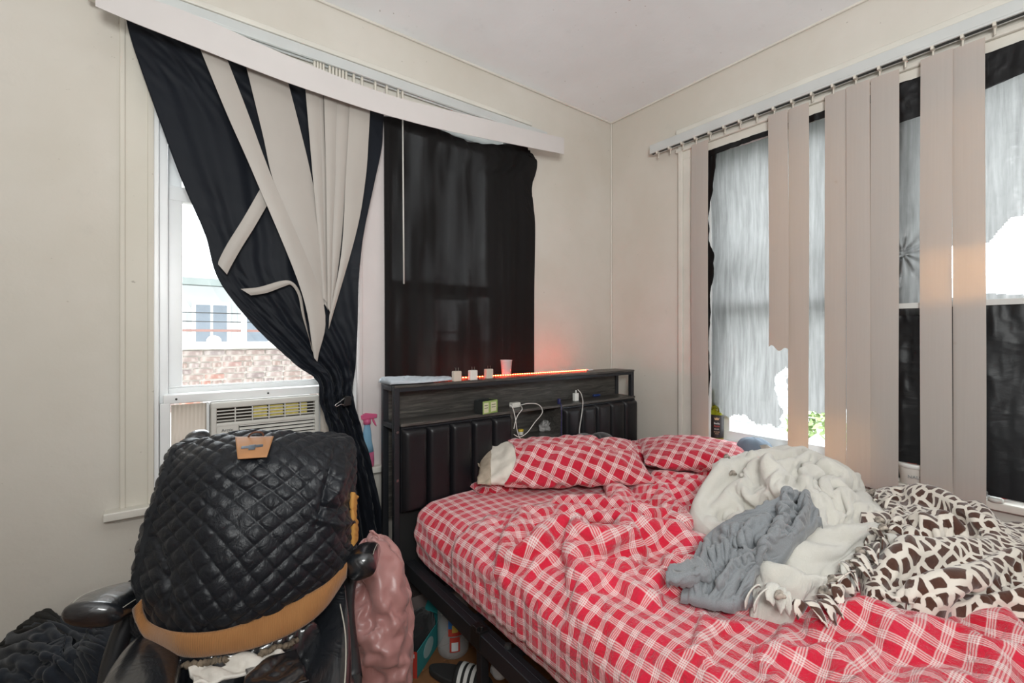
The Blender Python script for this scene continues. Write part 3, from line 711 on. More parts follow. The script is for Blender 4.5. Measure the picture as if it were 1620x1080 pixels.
for k, (a, c, zt, zb) in enumerate(slats):
    xx = -.062 - (.010 if k in (1, 4, 6) else .0) - (.004 if k == 5 else 0)
    p0 = onX(a, 500, xx)[1]; p1 = onX(c, 500, xx)[1]
    nv_ = 40; nn = 9; P = np.zeros((nv_, nn, 3)); uu = np.linspace(0, 1, nn)
    for j in range(nv_):
        f = j / (nv_ - 1)
        for i in range(nn):
            zend = zb if zb else 1.262 + .012 * math.sin(uu[i] * 9) - .018 * uu[i]
            bow = .0022 * (1 - (2 * uu[i] - 1) ** 2) + .002 * math.sin(f * 5 + k)
            P[j, i] = (xx - bow, p0 + (p1 - p0) * uu[i] + .0015 * math.sin(f * 4 + k * 2), zt + (zend - zt) * f)
    o = grid('slat', P, M_slat, vr, solid=.0012, split=True)
    if k == 1: o['label'] = 'slat torn off halfway'
# more slats of the same run, right of the photograph
for k in range(5):
    y = -2.08 - k * .09
    P = np.array([[(-.062 - .006 * (1 - (2 * q - 1) ** 2), y - .088 * q, z) for q in np.linspace(0, 1, 7)] for z in (2.42, 1.5, .68)])
    if k in (1, 4): continue
    grid('slat', P, M_slat, vr, solid=.0012)

# ================================================================ PLASTIC SHEETS TAPED OVER THE RIGHT WINDOWS
def sheet(name, label, y0, y1, z0, z1, m, x=.012, hole=None, nz=210, ny=190, amp=.006, seed=1, bottom=None, left=None, rad=None):
    Y = np.linspace(y0, y1, ny)[None, :]; Z = np.linspace(z1, z0, nz)[:, None]
    P = np.zeros((nz, ny, 3)); P[..., 1] = Y; P[..., 2] = Z
    if left is not None: P[..., 1] += (left(Z)) * (1 - (Y - y0) / (y1 - y0)) 
    P[..., 0] = x - amp * ridge(Y * 5 + seed, Z * 2.2 + seed * 3, 4) - amp * .5 * fbm(Y * 18, Z * 4, 2)
    if rad is not None:
        for (cy, cz, s) in rad:
            th = np.arctan2(Z - cz, Y - cy); rr = np.hypot(Y - cy, Z - cz)
            P[..., 0] -= .008 * np.sin(th * 11 + 3) * np.exp(-rr / s) * np.clip(rr / .02, 0, 1)
    keep = None
    if hole is not None:
        yc = (Y[:, :-1] + Y[:, 1:]) / 2 + 0 * Z[:-1]; zc = (Z[:-1] + Z[1:]) / 2 + 0 * Y[:, :-1]; keep = ~hole(yc, zc)
    
    o = grid(name, P, m, None, keep=keep); tag(o, label, 'plastic sheet'); return o
def holeB1(y, z):
    # (y, z) points of the torn bits
    bt = .878 + .012 * np.sin(y * 40) + np.where(y < -.92, -.05 * np.clip((-y - .92) / .22, 0, 1), 0) + .006 * fbm(y * 60, z * 0 + 2, 3)
    gap = (np.abs(y + 1.12 + .018 * np.sin(z * 22) + .01 * fbm(z * 30, y * 0 + 1, 2)) < .028 * np.clip((1.16 - z) / .04, 0, 1) * np.clip((z - .80) / .02, 0, 1)) & (z < 1.16)
    r = (y < -1.20) & (z < .93 + .06 * np.clip((-y - 1.2) / .2, 0, 1) + .01 * np.sin(y * 50))
    return (z < bt) | gap | r
sheet('plastic_sheet', 'grey see-through plastic taped over the window beside the bottle, torn at its foot', -.69, -1.53, .80, 2.365, M_film, hole=holeB1, seed=2, left=lambda z: -.012 + .006 * np.sin(z * 9))
def holeB2(y, z):
    e = 1.66 - .14 * np.clip(((-1.90) - 0 - y) * -1 / .12, 0, 1)
    return ((y < -1.675) & (y > -2.15) & (z > 1.468 + .006 * np.sin(y * 30)) & (z < 1.665 + .078 * np.clip((-1.85 - y) / .055, 0, 1) + .004 * np.sin(y * 25)))
sheet('plastic_sheet', 'grey see-through plastic over the far right window with a large bright hole', -1.50, -2.48, 1.40, 2.36, M_film, hole=holeB2, seed=9, rad=[(-1.60, 1.66, .10)], amp=.006, x=-.026)
sheet('plastic_sheet', 'crinkled black plastic over the lower half of the far right window', -1.50, -2.48, .72, 1.437, M_bag, seed=5, amp=.008, x=-.030)
tag(MB().box((-.040, -1.50, 1.428), (-.044, -2.48, 1.45)).build('tape_strip', mat('clear_tape', (.6, .6, .58), .3), bevel=.001), 'pale strip of tape joining the grey and black plastic sheets', 'tape')
def strip(name, label, pts, x, amp=.004, seed=1):
    # pts: polygon-like grid rows [(y0, z), (y1, z)] from top to bottom
    A_ = cr(np.array([p[0] for p in pts], float), 90); B_ = cr(np.array([p[1] for p in pts], float), 90); u_ = np.linspace(0, 1, 30)[None, :, None]
    Q = A_[:, None] * (1 - u_) + B_[:, None] * u_; P = np.zeros((90, 30, 3)); P[..., 1:] = Q; P[..., 0] = x - amp * ridge(Q[..., 0] * 20 + seed, Q[..., 1] * 9, 3)
    P[..., 1] += .006 * fbm(Q[..., 1] * 14 + seed, Q[..., 0] * 3)
    tag(grid(name, P, M_bag, None, solid=.001), label, 'plastic strip')
strip('plastic_strip', 'black folded plastic edge down the left side of the window beside the bottle', [((-.66, 2.37), (-.78, 2.37)), ((-.66, 2.2), (-.765, 2.2)), ((-.66, 1.9), (-.735, 1.9)), ((-.66, 1.75), (-.77, 1.75)), ((-.66, 1.5), (-.745, 1.5)), ((-.665, 1.2), (-.742, 1.2)), ((-.67, .95), (-.74, .95))], -.018, seed=2)
strip('plastic_strip', 'black folded plastic along the top of the left covered window', [((-.66, 2.372), (-.66, 2.33)), ((-.95, 2.372), (-.95, 2.345)), ((-1.2, 2.372), (-1.2, 2.34)), ((-1.50, 2.372), (-1.50, 2.335))], -.022, seed=4)
strip('plastic_strip', 'black folded plastic along the top of the far right window', [((-1.50, 2.372), (-1.50, 2.20)), ((-1.75, 2.372), (-1.75, 2.22)), ((-2.0, 2.372), (-2.0, 2.26)), ((-2.48, 2.372), (-2.48, 2.27))], -.034, seed=7)

# ================================================================ BED
def plaid_mat(name, pu=.058, pv=.056, red=(.50, .008, .028, 1), line=(.86, .70, .68, 1), rot=0, bs=1.0, bw=.44):
    q = NT(name); tc = q.n('TexCoord'); sx = q.n('SeparateXYZ'); mp = q.n('Mapping'); q.l(tc.outputs['UV'], mp.inputs[0]); mp.inputs['Rotation'].default_value = (0, 0, rot)
    uvw = q.n('VectorMath', operation='ADD'); nz = q.n('TexNoise'); nz.inputs['Scale'].default_value = 9; q.l(mp.outputs[0], nz.inputs[0])
    sc = q.n('VectorMath', operation='SCALE'); q.l(nz.outputs[1], sc.inputs[0]); sc.inputs['Scale'].default_value = .0025
    q.l(mp.outputs[0], uvw.inputs[0]); q.l(sc.outputs[0], uvw.inputs[1]); q.l(uvw.outputs[0], sx.inputs[0])
    def lines(o, per):
        f = q.math('FRACT', q.math('MULTIPLY', o, 1 / per)); band = q.math('LESS_THAN', f, bw)
        g = q.math('FRACT', q.math('MULTIPLY', f, (4 if bw > .4 else 3) / bw)); ln = q.math('LESS_THAN', q.math('ABSOLUTE', q.math('SUBTRACT', g, .5)), .27)
        return q.math('ADD', q.math('MULTIPLY', q.math('MULTIPLY', ln, band), .50), q.math('MULTIPLY', band, .12))
    a = q.math('ADD', lines(sx.outputs[0], pu), lines(sx.outputs[1], pv), clamp=True)
    wv = q.noise(tc.outputs['UV'], 260, 2); a = q.math('MULTIPLY', a, q.math('ADD', q.math('MULTIPLY', wv, .5), .75), clamp=True)
    f = q.noise(tc.outputs['UV'], 5, 4); r2 = tuple(x * 1.0 for x in red[:3]); base = q.mix(q.ramp(f, [(.35, (0, 0, 0)), (.7, (1, 1, 1))]), red, (min(1, red[0] * 1.18), red[1] * 2.6, red[2] * 2.0, 1))
    w2 = q.noise(tc.outputs['UV'], 16, 5, .6, .8)
    cre = q.ramp(w2, [(.30, (0, 0, 0)), (.5, (1, 1, 1)), (.70, (0, 0, 0))])
    nb = q.bump(cre, .5 * bs, .007); nb = q.bump(wv, .25, .0006, nb)
    q.set(Base_Color=q.mix(a, base, line), Roughness=.85, Sheen_Weight=.35, Sheen_Roughness=.5, Specular_IOR_Level=.2, Normal=nb); return q.m
M_plaid = plaid_mat('red_plaid_cotton', .046, .043, red=(.60, .010, .034, 1), bs=1.5, bw=.43); M_plaid2 = plaid_mat('red_plaid_sheet', .050, .048, red=(.60, .010, .034, 1), bw=.38); M_plaid3 = plaid_mat('red_plaid_pillowcase', .064, .060, rot=.5, bs=.8, bw=.36)

HX0, HX1, HYF, HYB = -1.72, -.13, -.300, -.150
bed = thing('bed', 'black steel queen bed with a padded bookcase headboard under red plaid bedding', 'bed', (-.92, -1.3, 0))
M_steel = mat('black_steel', (.042, .045, .052), .38, .6, var=.2, bump=.1, bs=80)
def wood_mat():
    q = NT('charcoal_wood'); c = q.coord('Object', (2.2, 16, 30)); n = q.noise(c, 2.2, 6, .68, 1.4)
    q.set(Base_Color=q.ramp(n, [(.28, (.016, .015, .014)), (.5, (.058, .053, .048)), (.72, (.13, .12, .105))]), Roughness=.42, Normal=q.bump(n, .25, .002)); return q.m
M_wood = wood_mat()
def pad_mat():
    return mat('black_faux_leather', (.010, .010, .012), .36, var=.2, bump=.25, bs=260, bd=.0008, spec=.38)
M_pad = pad_mat()
p = .026
for x in (HX0, HX1 - p):
    for y in (HYF, HYB - p): MB().box((x, y, 0), (x + p, y + p, 1.10)).build('post', M_steel, bed, bevel=.003)
b = MB()
for x in (HX0, HX1 - p): b.box((x, HYF + p, 1.078), (x + p, HYB - p, 1.10)); b.box((x, HYF + p, .915), (x + p, HYB - p, .937))
b.build('side_rail', M_steel, bed, bevel=.002)
b = MB().box((HX0 + p, HYF, 1.074), (HX1 - p, HYF + .018, 1.092)).box((HX0 + p, HYB - .018, 1.074), (HX1 - p, HYB, 1.092)); b.build('cross_rail', M_steel, bed, bevel=.002)
MB().box((HX0 + .001, HYF - .004, 1.092), (HX1 - .001, HYB + .004, 1.104)).build('top_shelf', M_wood, bed, bevel=.002)
MB().box((HX0 + p, HYF - .012, .926), (HX1 - .004, HYB - .02, .940)).build('middle_shelf', M_wood, bed, bevel=.002)
MB().box((HX0 + p, HYB - .018, .50), (HX1 - p, HYB - .006, 1.078)).build('back_panel', M_wood, bed)
MB().box((HX0 + p, HYF + .03, .16), (HX1 - p, HYF + .045, .60)).build('lower_panel', mat('black_board', (.012, .012, .012), .7), bed)
NX0, NX1 = -1.096, -.766
for x in (NX0 - .014, NX1): MB().box((x, HYF - .004, .55), (x + .014, HYB - .02, .926)).build('niche_side', M_wood, bed, bevel=.001)
MB().box((NX0, HYF + .004, .766), (NX1, HYB - .02, .780)).build('niche_shelf', M_wood, bed, bevel=.001)
def pad(x0, x1, n):
    MB().box((x0, HYF - .002, .56), (x1, HYF + .03, .922)).build('pad_board', M_steel, bed)
    w = (x1 - x0) / n
    for k in range(n):
        a, c = x0 + k * w + .0015, x0 + (k + 1) * w - .0015; nu, nv = 21, 40; P = np.zeros((nv, nu, 3))
        for j in range(nv):
            for i in range(nu):
                u = i / (nu - 1); v = j / (nv - 1)
                e = (1 - abs(2 * u - 1) ** 6) ** .5 * (1 - abs(2 * v - 1) ** 26) ** .5
                P[j, i] = (a + (c - a) * u, HYF - .004 - .030 * e - .003 * math.sin(math.pi * u), .915 - .355 * v)
        grid('pad_channel', P, M_pad, bed)
pad(HX0 + p + .004, NX0 - .014, 5); pad(NX1 + .014, HX1 + .004, 5)
for z in (.905, .70): MB().lathe([(0, -.006), (.006, -.006), (.007, 0)], (HX0 + .013, HYF, z), 10, ax=1).build('bolt', mat('bolt_steel', (.3, .3, .3), .3, 1), bed)
# frame
RXO = -1.675
b = MB(); b.box((RXO, -2.42, .285), (RXO + .028, -.295, .345)); b.box((RXO + .027, -2.419, .334), (RXO + .05, -.296, .3442)); ro = b.build('side_rail', M_steel, bed, bevel=.003)
b = MB(); b.box((-.10, -2.42, .285), (-.072, -.295, .345)); b.build('side_rail', M_steel, bed, bevel=.003)
for y in np.arange(-2.35, -.3, .22):
    MB().box((RXO + .028, y, .318), (-.10, y + .03, .336)).build('mattress_slat', M_steel, bed, bevel=.002)
for x in (RXO + .004, -.90, -.105):
    for y in (-.90, -1.6, -2.35): MB().box((x, y, 0), (x + .03, y + .03, .29)).build('leg', M_steel, bed, bevel=.002)
a = onX(690, 953, RXO); a = (RXO, -.86, .345)
b = MB(); b.box((RXO - .004, -.90, .29), (RXO + .034, -.845, .352)); b.box((RXO - .006, -.885, .345), (RXO + .02, -.86, .362)); b.lathe([(0, .352), (.008, .352), (.008, .366), (0, .366)], (RXO + .012, -.89, 0), 8); b.build('hinge_bracket', mat('hinge_steel', (.05, .05, .05), .3, .8), bed, bevel=.0015)
for y in (-1.00, -1.25, -1.50): MB().lathe([(0, 0), (.012, 0), (.010, .01), (0, .012)], (RXO + .038, y, .345), 10).build('rubber_stop', M_ink, bed)

# mattress with its fitted sheet
MX0, MX1, MY0, MY1, MZ0, MZ1 = -1.64, -.115, -2.40, -.335, .346, .600
def rprof(n):       # cross-section from the right edge over the top to the underside of the left edge
    pts = [(MX1, .40), (MX1 + .006, .48), (MX1, .56), (MX1 - .05, .598), (-.5, .603), (-1.1, .603), (MX0 + .12, .601), (MX0 + .045, .585), (MX0 + .005, .54), (MX0 - .012, .47), (MX0 + .0, .40), (MX0 + .03, .352), (MX0 + .09, .347)]
    pts = np.array(pts); d = np.concatenate([[0], np.cumsum(np.linalg.norm(np.diff(pts, axis=0), axis=1))])
    Q = cr(pts, 400); dq = np.concatenate([[0], np.cumsum(np.linalg.norm(np.diff(Q, axis=0), axis=1))])
    t = np.linspace(0, dq[-1], n); return np.stack([np.interp(t, dq, Q[:, 0]), np.interp(t, dq, Q[:, 1])], -1)
nu, nv = 150, 150
pr = rprof(nu); ys = np.concatenate([[MY1 + .0], MY1 - .004 - .0 * np.arange(1), MY1 - .02 - (np.linspace(0, 1, nv - 2)) * (MY1 - .02 - MY0)])
P = np.zeros((nv, nu, 3))
for j, y in enumerate(ys):
    P[j, :, 0] = pr[:, 0]; P[j, :, 1] = y; P[j, :, 2] = pr[:, 1]
    if j < 2:
        s = .0 if j == 0 else .6
        P[j, :, 2] = .47 + (P[j, :, 2] - .47) * (.78 if j == 0 else .95); P[j, :, 0] = -.88 + (P[j, :, 0] + .88) * (.96 if j == 0 else .992)
P = P[:, ::-1]
UVm = restuv(P, 1, 1)
side = np.clip((-1.50 - P[..., 0]) / .1, 0, 1)
P[..., 0] -= side * (.006 * np.sin(P[..., 2] * 75 + 3 * fbm(P[..., 1] * 3, P[..., 2] * 4)) + .005 * fbm(P[..., 1] * 9, P[..., 2] * 22))
P[..., 2] += (1 - side) * .005 * fbm(P[..., 0] * 6, P[..., 1] * 7, 3)
matt = thing('mattress', 'queen mattress in a red plaid fitted sheet, its side bulging past the black rail', 'mattress', (-.88, -1.36, .346))
MB().box((MX0 + .02, MY0, MZ0), (MX1 - .01, MY1 - .03, .575)).build('mattress_core', mat('mattress_ticking', (.7, .68, .62), .9), matt, bevel=.05, seg=3)
grid('fitted_sheet', P, M_plaid2, matt, uv=UVm)

# comforter
def comforter():
    nu, nv = 190, 190
    y_head = -.70; y_foot = -2.44
    pts = np.array([(MX0 - .024, .475), (MX0 - .026, .52), (MX0 - .014, .575), (MX0 + .05, .622), (MX0 + .14, .636), (-1.0, .640), (-.5, .640), (MX1 + .0, .636), (MX1 + .02, .60)])
    Q = cr(pts, 400); dq = np.concatenate([[0], np.cumsum(np.linalg.norm(np.diff(Q, axis=0), axis=1))]); t = np.linspace(0, dq[-1], nu)
    X = np.interp(t, dq, Q[:, 0]); Z = np.interp(t, dq, Q[:, 1])
    P = np.zeros((nv, nu, 3)); v = np.linspace(0, 1, nv)[:, None]
    P[..., 0] = X[None]; P[..., 2] = Z[None]
    edge = y_head - .10 * np.exp(-((X + .55) / .3) ** 2) + .05 * fbm(X * 3, X * 0 + 2)
    P[..., 1] = edge[None] + (y_foot - edge[None]) * v
    top = np.clip((X + 1.60) / .12, 0, 1)[None]
    bx, by = P[..., 0], P[..., 1]
    # puffed lobes and long soft folds
    puff = .022 * fbm(bx * 2.6 + 3, by * 2.6 + 1, 2) + .010
    # distance to the gathered line running across the bed
    A = np.array([-1.66, -.98]); B = np.array([-.78, -1.32]); d = B - A; L = np.linalg.norm(d); d /= L; n_ = np.array([-d[1], d[0]])
    s = ((bx - A[0]) * d[0] + (by - A[1]) * d[1]); q = (bx - A[0]) * n_[0] + (by - A[1]) * n_[1]
    w = np.exp(-(np.clip(-s, 0, 9) / .08) ** 2) * np.exp(-(np.clip(s - L, 0, 9) / .25) ** 2)
    q2 = q + .03 * np.sin(s * 9)
    ridg = w * (.030 * np.exp(-((q2 - .045) / .035) ** 2) - .018 * np.exp(-(q2 / .02) ** 2) + .026 * np.exp(-((q2 + .06) / .045) ** 2))
    # folds radiating from the gather at the near corner
    fl = 0
    for (x0, y0, x1, y1, hh, ww) in [(-1.62, -1.02, -1.45, -1.42, .022, .022), (-1.58, -1.05, -1.28, -1.50, .026, .028), (-1.52, -1.04, -1.08, -1.55, .020, .03), (-1.63, -1.15, -1.60, -1.65, .02, .03),
                                     (-1.25, -1.52, -1.10, -2.0, .022, .05), (-1.0, -1.6, -.7, -2.1, .02, .06), (-1.45, -1.55, -1.35, -2.1, .018, .05), (-.9, -.85, -1.3, -.90, .016, .04), (-1.4, -.80, -1.0, -1.0, .014, .04), (-.75, -.95, -1.1, -1.12, .018, .035), (-.5, -.95, -.9, -1.10, .016, .05),
                                     (-1.15, -1.24, -.75, -1.50, .02, .03), (-1.3, -1.22, -1.0, -1.42, .02, .022)]:
        a = np.array([x0, y0]); e = np.array([x1, y1]) - a; l2 = e @ e; tt = np.clip(((bx - x0) * e[0] + (by - y0) * e[1]) / l2, 0, 1)
        dd = np.hypot(bx - x0 - tt * e[0], by - y0 - tt * e[1]); fl = fl + hh * np.exp(-(dd / ww) ** 2)
    N = normals(P); N[..., :] *= np.sign(N[..., 2:3] + 1e-6 + (P[..., 0:1] < -1.6) * 0)
    P[..., 2] += top * (puff + ridg + fl)
    P[..., 0] -= (1 - top) * .3 * np.clip(puff + ridg + fl, -.005, .04)
    P[..., 2] -= np.clip(1 - v / .02, 0, 1) * .018 * top
    su = 1.045 + 0 * bx + .10 * w * np.exp(-(q / .10) ** 2) + .03 * np.exp(-((by + 1.05) / .3) ** 2); sv = 1.055 + .22 * w * np.exp(-(q / .09) ** 2)
    sd_ = np.clip((bx + 1.66) / .14, 0, 1); su = 1 + (su - 1) * (.25 + .75 * sd_); sv = 1 + (sv - 1) * (.25 + .75 * sd_)
    def col(P):
        x, z = P[..., 0], P[..., 2]
        t = (x >= -1.55); z2 = np.where(t & (z < .610), .610, z)
        r = np.hypot(x + 1.55, z - .515) + 1e-9; k = (~t) & (z > .515) & (r < .100)
        x2 = np.where(k, -1.55 + (x + 1.55) / r * .100, x); z2 = np.where(k, .515 + (z - .515) / r * .100, z2)
        k2 = (~t) & (z <= .515) & (x2 > -1.652); x2 = np.where(k2, -1.652, x2)
        x2 = np.minimum(x2, -.08); lim = -1.668 - .03 * np.clip((-1.0 - P[..., 1]) / .5, 0, 1) * 0; x2 = np.maximum(x2, lim); z2 = np.maximum(z2, .43)
        P[..., 0] = x2; P[..., 2] = z2; return P
    uv = restuv(P, su, sv)
    R = relaxm(P, su, sv, lv=((4, 36, .55), (2, 24, .70), (1, 14, .55)), bend=.16, g=.0003, anchor=.035, collide=col, noise=.010, nfreq=4, seed=11)
    X_, Y_ = 810 + FPX * ((R - CAM) @ RT) / np.maximum((R - CAM) @ FW, .2), HY - FPX * (R[..., 2] - CAM[2]) / np.maximum((R - CAM) @ FW, .2)
    m_ = np.maximum(np.clip(1.5 - 1.25 * (((X_ - 1250) / 165) ** 2 + ((Y_ - 835) / 130) ** 2), 0, 1), np.clip(1.5 - 1.25 * (((X_ - 1540) / 210) ** 2 + ((Y_ - 865) / 95) ** 2), 0, 1))
    R[..., 2] = R[..., 2] * (1 - m_) + np.minimum(R[..., 2], .615 + .25 * (R[..., 2] - .615)) * m_
    return R, uv
Pc, uvc = comforter()
cf = thing('comforter', 'rumpled red and white plaid comforter covering the bed, bunched across its middle', 'comforter', (-.88, -1.55, .61))
grid('comforter_cloth', Pc, M_plaid, cf, uv=uvc, solid=.006, offset=-1)

def proj(P):
    D = P - CAM; f = D @ FW; r = D @ RT; return 810 + FPX * r / f, HY - FPX * D[..., 2] / f
def folds(P, specs, up=(0, 0, 1)):
    """raise or lower folds along traced lines; each: points, half width px, height m"""
    X, Y = proj(P); up = np.array(up, float); H = 0
    for pts, w, h in specs:
        best = np.full(X.shape, 1e9)
        for (x0, y0), (x1, y1) in zip(pts[:-1], pts[1:]):
            ex, ey = x1 - x0, y1 - y0; l2 = ex * ex + ey * ey + 1e-9; t = np.clip(((X - x0) * ex + (Y - y0) * ey) / l2, 0, 1)
            best = np.minimum(best, np.hypot(X - x0 - t * ex, Y - y0 - t * ey))
        H = H + 1.55 * h * np.exp(-(best / (w * .85)) ** 2)
    return P + (H[..., None] if np.ndim(H) else 0) * up
def skirt(P, z, out=.012, rel=0):
    c = P.reshape(-1, 3).mean(0)
    def drop(row):
        r = row.copy(); d = r - c; d[:, 2] = 0; d /= np.linalg.norm(d, axis=1)[:, None] + 1e-9; r += d * out; r[:, 2] = r[:, 2] - rel if rel else z; return r
    P = np.concatenate([drop(P[0])[None], P, drop(P[-1])[None]], 0)
    return np.concatenate([drop(P[:, 0])[:, None], P, drop(P[:, -1])[:, None]], 1)
def net(rows): return [[onZ(*p) for p in r] for r in rows]

# ---- pillows
def pillow(c, L, Wd, H, rot, tilt=0, roll=0, su=1.03, seed=1, nu=90, nv=90, sag=0, noise=.004, wr=1.0, open_end=False):
    v = np.linspace(-1, 1, nv)[:, None]; v0 = v; v = np.where(v < -.5, -.5 + (v + .5) * .5, v) if open_end else v; a = np.linspace(0, 2 * np.pi, nu + 1)[None, :-1] - np.pi / 2
    a = a + np.pi                                            # seam underneath
    w = (1 - np.abs(v) ** 5) ** .28; th = (1 - np.abs(v) ** 2.6) ** .62
    v = v0
    X = v * (1 + .03 * np.abs(np.cos(a)) ** 3) * L / 2
    s = np.sign(np.cos(a)) * np.abs(np.cos(a)) ** .9; Y = s * Wd / 2 * (.93 + .07 * v ** 4) + 0 * v
    Z = np.sign(np.sin(a)) * np.abs(np.sin(a)) ** 1.15 * H / 2 * th
    P = np.stack([X + 0 * a, Y, Z], -1)
    P[..., 2] += sag * (v ** 2)
    P[..., 2] += .010 * wr * fbm(P[..., 0] * 9 + seed, P[..., 1] * 9, 3) * th
    P = relaxm(P, su, su, lv=((3, 16, .6), (1, 8, .4)), bend=.25, anchor=.06, noise=noise * 2, nfreq=8, seed=seed)
    Ry = np.array(Matrix.Rotation(tilt, 3, 'Y')); Rx = np.array(Matrix.Rotation(roll, 3, 'X')); Rz = np.array(Matrix.Rotation(rot, 3, 'Z'))
    return P @ (Rz @ Ry @ Rx).T + np.array(c)
M_cream = mat('cream_pillow_ticking', (.74, .68, .60), .9, var=.15, vs=20, bump=.4, bs=90, bd=.003)
M_beige = mat('beige_quilted_liner', (.48, .39, .30), .9, var=.3, vs=30, bump=.6, bs=60, bd=.004)
pl = thing('pillow', 'red plaid pillow nearest the headboard niche, its cream insert poking out on the left', 'pillow', (-.98, -.50, .66))
r1 = math.radians(-34)
Pp = pillow((-.99, -.545, .722), .76, .37, .155, r1, 0, math.radians(17), seed=3, su=1.04, nv=110)
def shrink(Q, f):
    c_ = Q.mean(1, keepdims=True); return c_ + (Q - c_) * f
kk = 20
Ins = shrink(Pp[:kk + 8], .93); grid('pillow_insert', Ins[6:], M_cream, pl, closed=True, solid=.003)
grid('insert_liner', shrink(Pp[:9], .96), M_beige, pl, closed=True, solid=.003)
Cs = Pp[kk:].copy(); w_ = np.exp(-np.arange(len(Cs)) / 3.0)[:, None, None]; Cs = Cs + w_ * (.03 * (np.sin(np.linspace(0, 2 * np.pi, Cs.shape[1]) * 2 + 1))[None, :, None] * np.array([math.cos(r1), math.sin(r1), 0]))
grid('pillowcase', Cs, M_plaid3, pl, closed=True, solid=.004)
p2 = thing('pillow', 'red plaid pillow in the corner against the window sill', 'pillow', (-.3, -.76, .66))
grid('pillowcase', pillow((-.275, -.80, .700), .52, .36, .130, math.radians(-46), 0, math.radians(8), seed=8, su=1.03), M_plaid3, p2, closed=True)
p3_ = thing('pillow', 'red plaid pillow squashed flat against the headboard behind the corner pillow', 'pillow', (-.36, -.48, .63))
grid('pillowcase', pillow((-.38, -.50, .665), .40, .26, .11, math.radians(-15), 0, 0, seed=9, su=1.05), M_plaid3, p3_, closed=True)
p4_ = thing('bed_sheet', 'red plaid corner of sheet bunched under the left pillow by the headboard', 'bed sheet', (-1.2, -.40, .61))
grid('sheet_fold', pillow((-1.20, -.41, .618), .34, .12, .07, math.radians(-10), 0, 0, seed=12, su=1.08), M_plaid3, p4_, closed=True)
# black garment behind the pillows
M_blk = mat('black_jersey', (.010, .010, .012), .8, var=.3, vs=9, bump=.3, bs=50, sheen=.2)
R = net([[(905, 712, .75), (930, 705, .77), (955, 708, .77), (985, 718, .75), (1003, 728, .70)], [(900, 700, .78), (925, 689, .81), (955, 695, .79), (985, 706, .76), (999, 716, .71)], [(898, 700, .74), (925, 690, .76), (960, 694, .74), (990, 706, .72), (998, 714, .69)]])
Pg = patch(R, 60, 30); Pg = relaxm(Pg, 1.08, 1.08, lv=((3, 16, .7), (1, 6, .3)), noise=.008, nfreq=14, seed=21)
g = grid('black_garment', skirt(Pg, .62), M_blk, None, solid=.003); tag(g, 'black garment crumpled between the left pillow and the headboard', 'garment')

# ---- throw blanket: cream fleece face and giraffe-print face
def fleece_mat():
    q = NT('cream_fleece'); c = q.coord('UV'); n = q.noise(c, 220, 4, .7); m = q.noise(c, 12, 4)
    q.set(Base_Color=q.mix(m, (.66, .63, .56, 1), (.74, .72, .66, 1)), Roughness=.95, Sheen_Weight=.6, Sheen_Roughness=.6, Specular_IOR_Level=.1, Normal=q.bump(n, .7, .004)); return q.m
def giraffe_mat(name='giraffe_print', sc=27):
    q = NT(name); tc = q.n('TexCoord'); nz = q.noise(tc.outputs['UV'], 20, 2)
    ad = q.n('VectorMath', operation='ADD'); s2 = q.n('VectorMath', operation='SCALE'); s2.inputs['Scale'].default_value = .02
    nn = q.n('TexNoise'); q.l(tc.outputs['UV'], nn.inputs[0]); nn.inputs['Scale'].default_value = 22; q.l(nn.outputs[1], s2.inputs[0]); q.l(tc.outputs['UV'], ad.inputs[0]); q.l(s2.outputs[0], ad.inputs[1])
    v = q.n('TexVoronoi', feature='DISTANCE_TO_EDGE'); v.voronoi_dimensions = '2D'; v.inputs['Scale'].default_value = sc; v.inputs['Randomness'].default_value = .8; q.l(ad.outputs[0], v.inputs['Vector'])
    f = q.ramp(v.outputs[0], [(.15, (0, 0, 0)), (.19, (1, 1, 1))])
    br = q.mix(q.noise(tc.outputs['UV'], 90, 3), (.060, .026, .018, 1), (.12, .055, .038, 1))
    q.set(Base_Color=q.mix(f, (.80, .74, .66, 1), br), Roughness=.95, Sheen_Weight=.4, Specular_IOR_Level=.1, Normal=q.bump(q.noise(tc.outputs['UV'], 240, 3), .4, .002)); return q.m
M_fle = fleece_mat(); M_gir = giraffe_mat()
th = thing('throw_blanket', 'cream fleece throw with a brown giraffe print on its other face, heaped on the bed', 'blanket', (-.7, -1.45, .62))
ROW = [[(1160, 738, .715), (1195, 712, .78), (1250, 707, .82), (1300, 721, .79), (1345, 750, .75), (1360, 778, .70)],
       [(1122, 768, .71), (1165, 745, .75), (1235, 733, .80), (1300, 743, .79), (1343, 763, .755), (1382, 788, .70)],
       [(1095, 800, .68), (1150, 775, .74), (1215, 765, .78), (1290, 780, .77), (1350, 800, .74), (1403, 826, .69)],
       [(1106, 826, .665), (1160, 810, .70), (1230, 810, .75), (1300, 825, .745), (1350, 850, .71), (1392, 858, .68)],
       [(1150, 862, .665), (1190, 855, .69), (1240, 860, .72), (1290, 875, .71), (1330, 892, .685), (1352, 895, .67)],
       [(1190, 905, .67), (1210, 905, .68), (1245, 910, .695), (1275, 915, .69), (1300, 925, .675), (1325, 925, .665)],
       [(1190, 958, .636), (1205, 956, .64), (1240, 966, .642), (1262, 966, .64), (1285, 958, .638), (1302, 950, .636)]]
Pf = patch(net(ROW), 150, 150)
